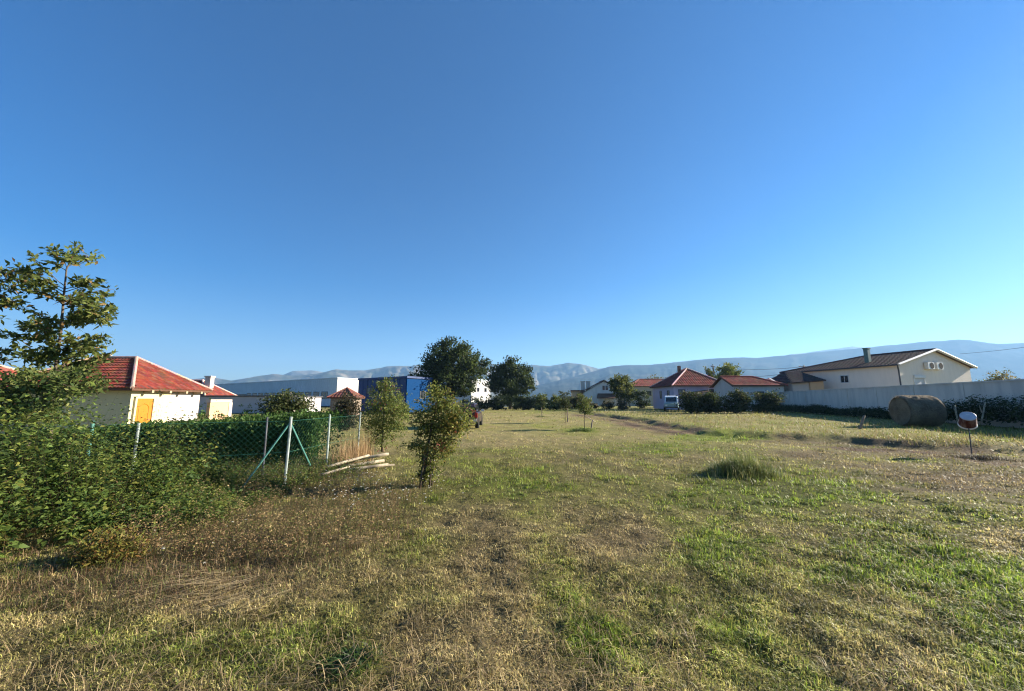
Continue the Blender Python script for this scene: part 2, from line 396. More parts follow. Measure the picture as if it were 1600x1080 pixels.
# ------------------------------------------------------------------ the mountains
def hill(name, label, prof, D, depth, col, rough_amp, seed, ztop=1.0):
    """a range whose crest follows the skyline profile (pixels), standing D metres away, falling to the plain on both sides"""
    px = np.array([a for a, b in prof], float); py = np.array([b for a, b in prof], float)
    az = np.arctan((px - 800) / F)
    nu, nv = 520, 60
    A = np.linspace(az[0], az[-1], nu)
    pxs = 800 + F * np.tan(A); pys = np.interp(pxs, px, py)
    v = (540 - pys) / F; fy = CP - v * SP; fz = SP + v * CP
    V = []
    for i in range(nu):
        Y = D * (1 + 0.05 * math.sin(A[i] * 5 + seed))
        k = Y / fy[i]; X = (pxs[i] - 800) / F * k; H = (EYE + fz[i] * k)
        d = np.array((X, Y)); d = d / np.hypot(*d)
        for j in range(nv):
            s = j / (nv - 1) * 2 - 1           # -1 front foot, 0 crest, 1 back foot
            w = s * depth * (1.0 if s < 0 else 0.5)
            prof_h = (1 - abs(s)) ** 1.15
            x, y = X + d[0] * w, Y + d[1] * w
            n = fbm(np.array(x / depth * 4.5 + seed), np.array(y / depth * 4.5), 5) - 0.5
            n2 = abs(fbm(np.array(A[i] * 26 + seed * 3 + .5 * n), np.array(s * 2.0 + seed), 4) - 0.5)
            amp = min(1, 6 * abs(s)) * (1 - abs(s)) ** 0.5
            V.append((x, y, max(-2 if abs(s) > .97 else 0, H * (prof_h + rough_amp * amp * (n * 1.4 - n2 * 1.5))) - (3 if abs(s) == 1 else 0)))
    V = np.array(V)
    i0 = np.arange(nu - 1)[:, None] * nv + np.arange(nv - 1)[None]
    q = np.stack([i0, i0 + nv, i0 + nv + 1, i0 + 1], -1).reshape(-1, 4)
    m, t, p = new_mat(name + '_slope')
    tc = t.nodes.new('ShaderNodeTexCoord'); n1 = t.nodes.new('ShaderNodeTexNoise'); n1.inputs['Scale'].default_value = 0.006; n1.inputs['Detail'].default_value = 9; n1.inputs['Roughness'].default_value = .62
    t.links.new(tc.outputs['Object'], n1.inputs['Vector'])
    rp = t.nodes.new('ShaderNodeValToRGB'); e = rp.color_ramp.elements
    e[0].position = 0.40; e[0].color = col[0] + (1,); e[1].position = 0.64; e[1].color = col[1] + (1,)
    t.links.new(n1.outputs[0], rp.inputs[0]); t.links.new(rp.outputs[0], p.inputs['Base Color'])
    p.inputs['Roughness'].default_value = 1; p.inputs['Specular IOR Level'].default_value = 0
    o = fast_mesh(name, V, q, None, m, smooth=True)
    return tag(o, label, kind='structure')
hill('mountains', 'hazy scrub covered mountains across the plain', [(-700, 600), (-200, 604), (100, 600), (250, 598), (300, 592), (329, 588), (361, 594), (385, 590), (426, 584), (455, 586), (490, 584), (525, 577), (545, 579), (570, 578), (604, 572),
     (642, 571), (700, 566), (760, 567), (800, 571), (833, 569), (858, 571), (874, 568.5), (889, 566), (911, 569), (934, 575), (980, 590), (1100, 606), (1200, 620)], 3700, 1500, ((0.04, 0.05, 0.028), (0.19, 0.16, 0.12)), 0.38, 2.0)
hill('blue_ridge', 'long blue mountain ridge in haze', [(700, 626), (760, 618), (830, 604), (880, 592), (930, 579), (952, 572), (971, 570), (1018, 569), (1065, 564), (1108, 560), (1150, 557.6), (1184, 558), (1228, 554), (1290, 548), (1346, 543), (1400, 537.5),
     (1408, 536), (1452, 531), (1499, 529.6), (1515, 530), (1544, 535), (1564, 536), (1600, 534.7), (1750, 525), (2000, 515), (2600, 505)], 3000, 1500, ((0.018, 0.027, 0.02), (0.055, 0.055, 0.045)), 0.20, 5.0)
hill('far_mountains', 'palest distant mountain crests', [(380, 612), (430, 590), (457, 579), (470, 578), (487, 577.5), (507, 581), (560, 584), (700, 590), (900, 580), (945, 574), (965, 577), (1100, 575), (1200, 560), (1236, 552), (1264, 549), (1306, 543), (1332, 539), (1348, 542), (1400, 548), (1700, 560)], 4300, 900, ((0.10, 0.10, 0.08), (0.26, 0.24, 0.2)), 0.25, 9.0)

# ------------------------------------------------------------------ turf
def blades(n, place, length, width, lean, colour, seg2=True):
    """grass blades: place (x, y) rows; returns one mesh worth of vertices"""
    x, y = place[:, 0], place[:, 1]; z = ground_z(x, y)
    P = np.stack([x, y, z - 0.01], 1)
    th = rng.uniform(0, 2 * np.pi, n)
    dirv = np.stack([np.cos(th), np.sin(th), np.zeros(n)], 1)
    le = np.abs(lean)
    up = np.array((0, 0, 1.0))
    mid = P + (dirv * (le * .35)[:, None] + up * (1 - le * .25)[:, None]) * (length * .5)[:, None]
    tip = P + (dirv * le[:, None] + up * np.maximum(1 - le * .75, .08)[:, None]) * length[:, None]
    ph = th + np.pi / 2 + rng.normal(size=n) * .5
    sd_ = np.stack([np.cos(ph), np.sin(ph), np.zeros(n)], 1) * (width * .5)[:, None]
    if seg2:
        V = np.stack([P - sd_, P + sd_, mid + sd_ * .8, mid - sd_ * .8, tip], 1).reshape(-1, 3)
        i = np.arange(n)[:, None] * 5
        T = np.concatenate([i + np.array([0, 1, 2]), i + np.array([0, 2, 3]), i + np.array([3, 2, 4])])
        return V, T, np.repeat(colour, 5, 0)
    V = np.stack([P - sd_, P + sd_, tip], 1).reshape(-1, 3)
    i = np.arange(n)[:, None] * 3
    return V, i + np.array([0, 1, 2]), np.repeat(colour, 3, 0)
def join(parts):
    Vs, Ts, Cs, k = [], [], [], 0
    for V, T, C in parts:
        Vs.append(V); Ts.append(T + k); Cs.append(C); k += len(V)
    return np.concatenate(Vs), np.concatenate(Ts), np.concatenate(Cs)
def ground_pts(n, y0, y1, x0=-350, x1=1950, pw=1.0):
    py = y0 + (y1 - y0) * rng.random(n) ** pw; px = rng.uniform(x0, x1, n)
    v = (540 - py) / F; fy = CP - v * SP; fz = SP + v * CP; k = -EYE / fz
    return np.stack([(px - 800) / F * k, fy * k], 1)
WEEDS_EDGE = [(-12.0, 2.5), (-6.0, 3.5), (-4.5, 4.5), (-3.9, 5.8), (-3.9, 7.2)]
def weed_depth(x, y):
    """how far a place lies inside the overgrown corner (metres, negative outside)"""
    ex = np.interp(y, [p[1] for p in WEEDS_EDGE], [p[0] for p in WEEDS_EDGE])
    d = (ex - x) * 0.75
    return np.where((y < 2.7), -1.0, d)
parts = []
for (n, y0, y1, L0, wmul) in ((190000, 800, 1130, .039, 1.0), (190000, 690, 1000, .048, 1.0), (110000, 637, 760, .085, 1.0), (50000, 629.5, 660, .13, 1.0)):
    P2 = ground_pts(n, y0, y1)
    P2 = P2[(np.hypot(P2[:, 0], P2[:, 1]) < 120)]
    # clumping: pull blades into small tufts
    cen = P2[rng.integers(0, len(P2), len(P2) // 20)]; cen = cen[rng.integers(0, len(cen), int(len(P2) * .72))]
    dc = np.hypot(cen[:, 0], cen[:, 1])[:, None]
    P2[:len(cen)] = cen + rng.normal(size=cen.shape) * (.014 + .0045 * dc)
    n = len(P2); d = np.hypot(P2[:, 0], P2[:, 1])
    g, b = field_mix(P2[:, 0], P2[:, 1])
    pick = np.clip(g + rng.normal(size=n) * .22, 0, 1)
    c = turf_col(pick, np.clip(b + rng.normal(size=n) * .15, 0, 1)) * (1 + .36 * rng.normal(size=(n, 1))).clip(.35, 2.1)
    tuft = fbm(P2[:, 0] * 3.1 + 7, P2[:, 1] * 3.1, 3)
    c = c * (.62 + .8 * sstep(.3, .7, fbm(P2[:, 0] * 5.5 + 31, P2[:, 1] * 5.5, 3)))[:, None]
    L = L0 * (0.5 + 1.3 * tuft) * rng.uniform(.6, 1.5, n) * (1 + .5 * sstep(.6, 1, g)) * (1 - .4 * b)
    wd = np.maximum(0.0056, d * 0.00135) * rng.uniform(.7, 1.4, n)
    lean = np.clip(rng.normal(.75, .35, n), .1, 1.25)
    parts.append(blades(n, P2, L, wd, lean, c, seg2=y1 > 900))
V, T, C = join(parts)
tag(fast_mesh('turf_grass', V, T, C, M['blade']), 'short mown grass, part green and part straw dry', kind='stuff')

# longer straw lying about in the near grass
n = 9000
P2 = ground_pts(n, 760, 1120); P2 = P2[fbm(P2[:, 0] * .9, P2[:, 1] * .9 + 30, 3) > .44]; n = len(P2)
c = pick_cols(n, [(0.44, 0.33, 0.17), (0.34, 0.25, 0.13), (0.22, 0.15, 0.08)], [3, 3, 2])
V, T, C = blades(n, P2, rng.uniform(.08, .26, n), np.full(n, .004), np.clip(rng.normal(1.15, .12, n), .8, 1.3), c)
tag(fast_mesh('dry_straw_grass', V, T, C, M['blade']), 'loose dry straw lying in the mown grass', kind='stuff')

# tall half-dry grass of the rough field beyond the track
n = 70000
P2 = ground_pts(n, 633, 720, 850, 2100, 1.3); d = bank_dist(P2[:, 0], P2[:, 1]); keep = (d > 0.0) & (P2[:, 1] < 75) & (rng.random(n) < .25 + .75 * sstep(.40, .56, fbm(P2[:, 0] * .45, P2[:, 1] * .45, 3))) & ~((P2[:, 0] > 24) & (P2[:, 1] > 58))
P2 = P2[keep]; d = d[keep]; n = len(P2); r = np.hypot(P2[:, 0], P2[:, 1])
c = pick_cols(n, [(0.30, 0.24, 0.10), (0.20, 0.21, 0.045), (0.24, 0.165, 0.09), (0.13, 0.17, 0.03)], [4, 4, 2.2, 2])
tall = 0.5 + .6 * sstep(26, 50, P2[:, 1]) + .25 * np.exp(-(d / 1.2) ** 2)
L = tall * rng.uniform(.25, .75, n)
V, T, C = blades(n, P2, L * .75, np.maximum(.006, r * .0008) * rng.uniform(.7, 1.4, n), np.clip(rng.normal(.4, .25, n), 0, 1), c, seg2=False)
tag(fast_mesh('tall_field_grass', V, T, C, M['blade']), 'tall half dry grass of the rough field', kind='stuff')

# dry brown weeds and lying straw in front of the overgrown corner
n = 30000
px = rng.uniform(-100, 660, n); py = rng.uniform(745, 960, n)
keep = (py > 980 - px * .36 - 60 + 40 * rng.normal(size=n)) | ((px > 230) & (py < 880)); keep &= py < 985 - .22 * px + 25 * rng.normal(size=n)
px, py = px[keep], py[keep]
P2 = np.array([on_ground(a, b) for a, b in zip(px, py)]); n = len(P2)
c = pick_cols(n, [(0.15, 0.092, 0.05), (0.24, 0.155, 0.08), (0.38, 0.29, 0.15), (0.14, 0.15, 0.035), (0.09, 0.11, 0.03)], [4, 3, 1.2, 3, 1.5])
tang = fbm(P2[:, 0] * 1.6, P2[:, 1] * 1.6, 3)
L = (0.05 + .36 * tang ** 1.5) * rng.uniform(.4, 1.25, n)
parts = [blades(n, P2, L, rng.uniform(.003, .006, n), np.clip(rng.normal(.92, .33, n), .1, 1.3), c)]
for k in range(4):                                  # swathes of straw, combed one way
    cx, cy_ = on_ground(*[(320, 915), (345, 930), (400, 945), (575, 845), (230, 935), (200, 960), (560, 845), (60, 1010)][k])
    m_ = (70, 50, 34, 40)[k]; q2 = np.stack([cx + rng.normal(size=m_) * .22, cy_ + rng.normal(size=m_) * .10], 1)
    a0 = math.radians((215, 222, 225, 195)[k]); z = ground_z(q2[:, 0], q2[:, 1]) + rng.uniform(.02, .10, m_)
    P = np.stack([q2[:, 0], q2[:, 1], z], 1); th = a0 + .30 * rng.normal(size=m_)
    D = np.stack([np.cos(th), np.sin(th), rng.normal(-.05, .12, m_)], 1); LL = rng.uniform(.2, .5, m_)[:, None]
    sd_ = np.stack([-np.sin(th), np.cos(th), np.zeros(m_)], 1) * .0036
    V = np.stack([P - sd_, P + sd_, P + D * LL], 1).reshape(-1, 3)
    parts.append((V, np.arange(m_)[:, None] * 3 + np.array([0, 1, 2]), np.repeat(pick_cols(m_, [(0.50, 0.38, 0.20), (0.36, 0.26, 0.14)], [2, 1]), 3, 0)))
V, T, C = join(parts)
tag(fast_mesh('dry_weeds', V, T, C, M['blade']), 'brown dry weeds tangled before the green undergrowth', kind='stuff')

# ------------------------------------------------------------------ leafy undergrowth
def weed_plants(Pb, H, leafL, pal, w, per=26, spread=.16, stems=True, wr=(.38, .6)):
    """upright leafy stems with pairs of drooping leaves; returns leaf mesh and stem mesh pieces"""
    n = len(Pb); th = rng.uniform(0, 6.28, n)
    lean = np.stack([np.cos(th), np.sin(th)], 1) * (rng.uniform(.0, .35, n) * H)[:, None]
    base = np.repeat(Pb, per, 0); hh = np.repeat(H, per)
    s = rng.uniform(.18, 1.0, n * per) ** .75
    ax = base.copy(); l2 = np.repeat(lean, per, 0)
    ax[:, 0] += l2[:, 0] * s ** 2; ax[:, 1] += l2[:, 1] * s ** 2; ax[:, 2] += hh * s
    ph = rng.uniform(0, 6.28, n * per); off = rng.uniform(.1, 1, n * per) * spread * (1.15 - s * .6)
    D = np.stack([np.cos(ph), np.sin(ph), rng.normal(.15, .35, n * per)], 1)
    P = ax + D * off[:, None] * .8
    L = leafL * rng.uniform(.55, 1.3, n * per) * (1.1 - .45 * s)
    cc = np.repeat(pick_cols(n, pal, w, .12), per, 0) * (1 + .18 * rng.normal(size=(n * per, 1))).clip(.55, 1.5)
    lv = leaves(P, D, L, L * rng.uniform(wr[0], wr[1], n * per), cc, .2, .25)
    out = [lv]
    if stems:
        top = Pb.copy(); top[:, 0] += lean[:, 0]; top[:, 1] += lean[:, 1]; top[:, 2] += H
        sd_ = np.zeros((n, 3)); sd_[:, 0] = .0035
        V = np.stack([Pb - sd_, Pb + sd_, top], 1).reshape(-1, 3)
        out.append((V, np.arange(n)[:, None] * 3 + np.array([0, 1, 2]), np.repeat(pick_cols(n, [(0.13, 0.12, 0.05), (0.2, 0.14, 0.08)], [1, 1]), 3, 0)))
    return out
nc = 520
cx_ = rng.uniform(-12, -3.6, nc); cy2 = rng.uniform(2.6, 8.4, nc); ch = rng.uniform(.5, 1.38, nc)
pickc = rng.integers(0, nc, 7200); n = len(pickc)
x = cx_[pickc] + rng.normal(size=n) * .15; y = cy2[pickc] + rng.normal(size=n) * .15
wdp = weed_depth(x, y) + .35 * (vnoise(x * 1.5, y * 1.5) - .5); fence_y = 7.6 + (x + 4.4) * .548
keep = (wdp > 0) & (y < fence_y + .2); x, y, wdp, chh, cid = x[keep], y[keep], wdp[keep], ch[pickc][keep], pickc[keep]
z = ground_z(x, y); n = len(x)
H = (0.30 + 1.12 * sstep(0, 1.5, wdp)) * chh * rng.uniform(.6, 1.15, n)
H *= 1 - .62 * sstep(-5.6, -4.9, x) * sstep(5.2, 6.3, y)
H *= 1 - .17 * np.exp(-((800 + 590 * x / y - 262) / 75) ** 2)
kind_ = (_perm[cid % 256, 7] + .5 * fbm(x * .5 + 21, y * .5, 2)) / 1.5
P = np.stack([x, y, z], 1)
grn = [(0.050, 0.088, 0.020), (0.085, 0.125, 0.025), (0.125, 0.165, 0.03), (0.20, 0.20, 0.04)]
parts = []
a = kind_ > .47
parts += weed_plants(P[a], H[a], .088, grn, [4, 4, 3, 1.2], per=22)
parts += weed_plants(P[~a], H[~a], .062, grn, [3, 4, 3.5, 2.2], per=26, spread=.11, wr=(.22, .42))
e = (800 + 590 * x / y < 170) & (kind_ < .42) & (rng.random(n) < .5)                # broad round leaves at the outer side
parts += weed_plants(P[e], H[e] * 1.03, .12, [(0.14, 0.20, 0.04), (0.19, 0.24, 0.05), (0.10, 0.15, 0.03)], [3, 2, 2], per=12, spread=.18, wr=(.75, .95))
e = rng.random(n) < .05                                                              # dead stalks and long shoots
parts += weed_plants(P[e], H[e] * 1.18, .05, [(0.22, 0.14, 0.07), (0.15, 0.10, 0.05), (0.24, 0.22, 0.06)], [3, 2, 2], per=16, spread=.08, wr=(.2, .4))
V, T, C = join(parts)
tag(fast_mesh('leafy_undergrowth', V, T, C, M['leaf']), 'dense green leafy weeds overgrowing the fence corner', kind='stuff')

# standing dead brown weeds along the front of the undergrowth
n = 1100
px = rng.uniform(150, 620, n); py = rng.uniform(768, 885, n); keep = (py > 905 - .30 * px + 22 * rng.normal(size=n)) & (py < 930 - .12 * px + 14 * rng.normal(size=n))
P2 = np.array([on_ground(a_, b_) for a_, b_ in zip(px[keep], py[keep])]); n = len(P2); P = np.stack([P2[:, 0], P2[:, 1], ground_z(P2[:, 0], P2[:, 1])], 1)
DB = [(0.24, 0.15, 0.07), (0.36, 0.25, 0.12), (0.12, 0.08, 0.042), (0.15, 0.16, 0.04), (0.36, 0.27, 0.13)]
V, T, C = join(weed_plants(P, rng.uniform(.12, .50, n) * (.45 + 1.1 * fbm(P[:, 0] * 2.2, P[:, 1] * 2.2, 2)), .030, DB, [4, 3, 2.5, 3, 1.4], per=22, spread=.11))
tag(fast_mesh('dead_brown_weeds', V, T, C, M['leaf']), 'dead brown weeds standing along the front of the undergrowth', kind='stuff')

# green weeds inside the fence corner and along the fence foot
n = 900
x = rng.uniform(-6.2, -3.2, n); y = rng.uniform(6.6, 9.4, n); keep = (y > 7.3 + (x + 4.4) * .5); x, y = x[keep], y[keep]; n = len(x)
P = np.stack([x, y, ground_z(x, y)], 1)
V, T, C = join(weed_plants(P, rng.uniform(.12, .42, n), .05, [(0.08, 0.12, 0.025), (0.13, 0.16, 0.035), (0.17, 0.13, 0.06)], [3, 3, 2], per=14, spread=.1))
tag(fast_mesh('fence_foot_weeds', V, T, C, M['leaf']), 'low green weeds inside the fence corner', kind='stuff')

# white umbel flowers
n = 190
px = rng.normal(590, 55, n); py = rng.normal(785, 22, n); px[:40] = rng.uniform(460, 700, 40); py[:40] = rng.uniform(730, 800, 40)
px[40:56] = rng.uniform(150, 420, 16); py[40:56] = rng.uniform(820, 900, 16)
P2 = np.array([on_ground(a, b) for a, b in zip(px, py)]); hgt = rng.uniform(.10, .34, n); hgt[40:56] *= .7
z = ground_z(P2[:, 0], P2[:, 1]); parts = []
top = np.stack([P2[:, 0], P2[:, 1], z + hgt], 1)
for k in range(7):
    D = rdirs(n, .2); D[:, 2] = np.abs(D[:, 2]) * .3
    parts.append(leaves(top, D, rng.uniform(.008, .019, n), .013, np.tile((0.70, 0.68, 0.60), (n, 1)), .1))
sd_ = np.zeros((n, 3)); sd_[:, 0] = .002
bt = top.copy(); bt[:, 2] = z
parts.append((np.stack([bt - sd_, bt + sd_, top], 1).reshape(-1, 3), np.arange(n)[:, None] * 3 + np.array([0, 1, 2]), np.tile((0.10, 0.12, 0.04), (n * 3, 1))))
V, T, C = join(parts)
tag(fast_mesh('wild_flower_blossoms', V, T, C, M['leaf']), 'small white umbel wildflowers by the fence and logs', kind='stuff')

# ------------------------------------------------------------------ roofs, houses
TILE_RED = [(0.19, 0.042, 0.026), (0.22, 0.052, 0.032), (0.165, 0.036, 0.024), (0.21, 0.068, 0.044), (0.14, 0.045, 0.034)]
TILE_DARK = [(0.050, 0.032, 0.029), (0.065, 0.038, 0.033), (0.042, 0.028, 0.027)]
TILE_DULL = [(0.24, 0.07, 0.045), (0.20, 0.06, 0.04), (0.28, 0.09, 0.06)]
def slope(mb, e0, e1, r0, r1, pal, tw=.26, th=.36):
    """a roof slope laid with humped tiles, row over row, from eave e0-e1 to ridge r0-r1"""
    e0, e1, r0, r1 = map(Vector, (e0, e1, r0, r1))
    up = ((r0 + r1) / 2 - (e0 + e1) / 2); rows = max(2, int(up.length / th))
    n = (e1 - e0).cross(up).normalized()
    if n.z < 0: n = -n
    u = (e1 - e0).normalized()
    cols_n = max(1, round((e1 - e0).length / tw))
    for i in range(rows):
        v0, v1 = i / rows, min(1, (i + 1.12) / rows)
        a0, a1 = e0.lerp(r0, v0), e1.lerp(r1, v0); b0, b1 = e0.lerp(r0, v1), e1.lerp(r1, v1)
        s0 = (a0 - e0).dot(u); s1 = (a1 - e0).dot(u); t0 = (b0 - e0).dot(u); t1 = (b1 - e0).dot(u)
        base_a = a0 - u * s0; base_b = b0 - u * t0
        w = (e1 - e0).length / cols_n
        for k in range(cols_n):
            xs = (k * w, (k + .5) * w, (k + 1) * w)
            lo = [min(max(x_, s0), s1) for x_ in xs]; hi = [min(max(x_, t0), t1) for x_ in xs]
            if lo[2] - lo[0] < 1e-4 and hi[2] - hi[0] < 1e-4: continue
            mb.cur = tuple(c * random.uniform(.8, 1.2) for c in random.choice(pal))
            vs = []
            for h, x_ in zip((.035, .075, .035), lo): vs.append(base_a + u * x_ + n * h)
            for h, x_ in zip((.0, .035, .0), hi): vs.append(base_b + u * x_ + n * h)
            vs += [base_a + u * lo[0], base_a + u * lo[1] + n * .02, base_a + u * lo[2]]
            mb.add(vs, [(0, 1, 4, 3), (1, 2, 5, 4), (6, 7, 1, 0), (7, 8, 2, 1)])
def ridge_caps(mb, a, b, r=.12, step=.4, col=(0.55, 0.36, 0.28)):
    a, b = Vector(a), Vector(b); n = max(1, int((b - a).length / step))
    for i in range(n):
        p0, p1 = a.lerp(b, i / n), a.lerp(b, (i + 1.08) / n)
        mb.cur = tuple(c * random.uniform(.85, 1.15) for c in col)
        mb.tube([p0 + Vector((0, 0, .03)), p1 + Vector((0, 0, .05))], [r, r * .85], 8)
def window(parent, c, u, w, h, out, frame='whiteframe', pane='glass', name='window', fr=.07, bars=1):
    """window standing proud of a wall: c centre on the wall, u direction along the wall, out outward normal"""
    c, u, out = Vector(c), Vector(u).normalized(), Vector(out).normalized(); z = Vector((0, 0, 1))
    fb = MB()
    def bar(x0, x1, z0, z1, d0=.003, d1=.06):
        p = [c + u * x0 + z * z0 + out * d0, c + u * x1 + z * z0 + out * d0, c + u * x1 + z * z1 + out * d0, c + u * x0 + z * z1 + out * d0]
        fb.poly_prism([tuple(q) for q in p], tuple(out * (d1 - d0)))
    bar(-w / 2, -w / 2 + fr, -h / 2, h / 2); bar(w / 2 - fr, w / 2, -h / 2, h / 2)
    bar(-w / 2 + fr, w / 2 - fr, h / 2 - fr, h / 2); bar(-w / 2 + fr, w / 2 - fr, -h / 2, -h / 2 + fr)
    for k in range(bars):
        x0 = -w / 2 + w * (k + 1) / (bars + 1); bar(x0 - fr * .35, x0 + fr * .35, -h / 2 + fr, h / 2 - fr, .02, .05)
    o = fb.build(name, M[frame], parent)
    pb = MB(); w2, h2 = w / 2 - fr * .5, h / 2 - fr * .5
    p = [c - u * w2 - z * h2 + out * .006, c + u * w2 - z * h2 + out * .006, c + u * w2 + z * h2 + out * .006, c - u * w2 + z * h2 + out * .006]
    pb.poly_prism([tuple(q) for q in p], tuple(out * .012))
    pb.build('pane', M[pane], o)
    return o
def hip_or_gable(root, x0, x1, y0, y1, ze, zr, axis='x', hip0=True, hip1=True, pal=TILE_RED, tw=.26, th=.36, over=.0, caps=(0.55, 0.36, 0.28), capr=.12, soffit='soffit'):
    """roof over the eave rectangle with its ridge along axis; an end is hipped or a gable"""
    rf = MB(); cp = MB(); wx, wy = x1 - x0, y1 - y0
    if axis == 'x':
        h = wy / 2; ym = (y0 + y1) / 2
        ra = (x0 + (h if hip0 else 0), ym, zr); rb = (x1 - (h if hip1 else 0), ym, zr)
        A, B, Cc, D = (x0, y0, ze), (x1, y0, ze), (x1, y1, ze), (x0, y1, ze)
        faces = [(A, B, ra, rb), (Cc, D, rb, ra)]
        if hip0: faces.append((D, A, ra, ra))
        if hip1: faces.append((B, Cc, rb, rb))
        hips = ([(A, ra), (D, ra)] if hip0 else []) + ([(B, rb), (Cc, rb)] if hip1 else [])
    else:
        h = wx / 2; xm = (x0 + x1) / 2
        ra = (xm, y0 + (h if hip0 else 0), zr); rb = (xm, y1 - (h if hip1 else 0), zr)
        A, B, Cc, D = (x0, y0, ze), (x1, y0, ze), (x1, y1, ze), (x0, y1, ze)
        faces = [(B, Cc, ra, rb), (D, A, rb, ra)]
        if hip0: faces.append((A, B, ra, ra))
        if hip1: faces.append((Cc, D, rb, rb))
        hips = ([(A, ra), (B, ra)] if hip0 else []) + ([(Cc, rb), (D, rb)] if hip1 else [])
    for f in faces: slope(rf, *f, pal, tw, th)
    # boards under the tiles
    for f in faces:
        rf.cur = (0.10, 0.05, 0.03)
        pts = [Vector(q) for q in (f[0], f[1], f[3], f[2])]
        if (pts[2] - pts[3]).length < 1e-5: pts = pts[:3]
        rf.poly_prism([tuple(q - Vector((0, 0, .015))) for q in pts], (0, 0, -.10))
    roof = rf.build('roof', M['tile'], root, colors=True)
    if caps:
        ridge_caps(cp, ra, rb, capr, col=caps)
        for a, b in hips: ridge_caps(cp, a, b, capr, col=caps)
        cp.build('ridge_cap', M['tile'], roof, colors=True)
    return roof, ra, rb
def gable_walls(mb, x0, x1, y0, y1, z0, ze, zr, axis):
    """box walls up to ze, with gable ends up to zr"""
    mb.box(x0, x1, y0, y1, z0, ze)
    if axis == 'x':
        ym = (y0 + y1) / 2
        for xa, d in ((x0, .25), (x1, -.25)): mb.poly_prism([(xa, y0, ze), (xa, y1, ze), (xa, ym, zr)], (d, 0, 0))
    else:
        xm = (x0 + x1) / 2
        for ya, d in ((y0, .25), (y1, -.25)): mb.poly_prism([(x0, ya, ze), (x1, ya, ze), (xm, ya, zr)], (0, d, 0))

# --- cream house with the yellow door (left)
h = thing('cream_house', 'cream house with red hipped tile roof and arched yellow door behind the fence', 'house', (-19.35, 19.35, -.35))
ox, oy, oz = h.location
def Lc(x, y, z): return (x - ox, y - oy, z - oz)
wb = MB(); wb.box(-26.1 - ox, 0, 0, 21.6 - oy, 0, 2.50); wb.build('wall', M['cream'], h)
wb = MB(); wb.box(-26.1 - ox, -.02, 21.603 - oy, 23.65 - oy, 0, 2.50); o = wb.build('side_wall', M['pinkwhite'], h); o['label'] = 'paler pinkish section of the wall'
roof, ra, rb = hip_or_gable(h, -26.5 - ox, -18.95 - ox, 18.95 - oy, 24.05 - oy, 2.26 - oz, 4.05 - oz, 'x', pal=TILE_RED, tw=.19, th=.27, caps=(0.44, 0.28, 0.22), capr=.085)
for py_ in (20.0, 21.05, 22.1, 23.15):
    b = MB(); b.box(.0, .48, py_ - oy - .06, py_ - oy + .06, 2.40, 2.53); b.build('rafter_tail', M['wood'], h)
b = MB(); yd0, yd1, zt = 19.62 - oy, 20.52 - oy, 2.10
b.box(.003, .05, yd0, yd1, 0, zt)
dr = b.build('door', M['yellow'], h)
b = MB()
for k in range(14):
    a0, a1 = math.pi * k / 14, math.pi * (k + 1) / 14; ym = (yd0 + yd1) / 2
    b.tube([(.055, ym - .27 * math.cos(a0), 1.55 + .27 * math.sin(a0)), (.055, ym - .27 * math.cos(a1), 1.55 + .27 * math.sin(a1))], .016, 5)
for s in (-.27, .27): b.tube([(.055, ym + s, .95), (.055, ym + s, 1.55)], .016, 5)
b.tube([(.055, ym - .27, .95), (.055, ym + .27, .95)], .016, 5); b.build('arched_panel', M['yellow'], dr)
b = MB(); b.tube([(.05, yd1 - .12, 1.02), (.12, yd1 - .12, 1.02), (.12, yd1 - .24, 1.02)], .012, 6); b.build('handle', M['chrome'], dr)
b = MB(); b.box(.003, .10, yd0 - .10, yd0, 0, zt + .10); b.box(.003, .10, yd1, yd1 + .10, 0, zt + .10); b.box(.003, .10, yd0, yd1, zt, zt + .10); b.build('door_frame', M['cream'], h)
cpos = at(159, 562, 21.9); b = MB(); b.box(cpos[0] - ox - .22, cpos[0] - ox + .22, cpos[1] - oy - .22, cpos[1] - oy + .22, 3.6, cpos[2] - oz + .25); b.box(cpos[0] - ox - .28, cpos[0] - ox + .28, cpos[1] - oy - .28, cpos[1] - oy + .28, cpos[2] - oz + .25, cpos[2] - oz + .33); b.build('chimney', M['pinkwhite'], h)

# --- house at the left edge, mostly hidden by the tree
c = at(-190, 640, 22)
h = thing('tiled_house', 'house with brick red roof mostly hidden behind the tall young tree', 'house', (c[0], c[1], -.35))
b = MB(); b.box(-9, -.4, .4, 7.6, 0, 3.2); b.build('wall', M['greywhite'], h)
hip_or_gable(h, -9.4, 1.3, 0, 8, 3.2, 5.3, 'x', pal=TILE_DULL, tw=.3, th=.4)
window(h, (-3, .4, 1.7), (1, 0, 0), 1.2, 1.2, (0, -1, 0))

# --- house behind the cream one
h = thing('red_roof_house', 'house with red hipped roof and pale chimney beyond the cream house', 'house', (-54, 67, -.3))
b = MB(); b.box(-13.6, -.4, .4, 7.6, 0, 2.8); b.build('wall', M['pinkwhite'], h)
hip_or_gable(h, -14, 0, 0, 8, 2.75, 5.7, 'x', pal=TILE_RED, tw=.4, th=.5, caps=(0.6, 0.42, 0.34), capr=.16)
c = at(326, 605, 70); b = MB(); b.box(c[0] + 54 - .5, c[0] + 54 + .5, 2.6, 3.5, 4.2, 6.2); b.box(c[0] + 54 - .62, c[0] + 54 + .62, 2.48, 3.62, 6.2, 6.45); b.build('chimney', M['pinkwhite'], h)
window(h, (-.4, 4, 1.5), (0, 1, 0), 1.4, 1.2, (1, 0, 0))
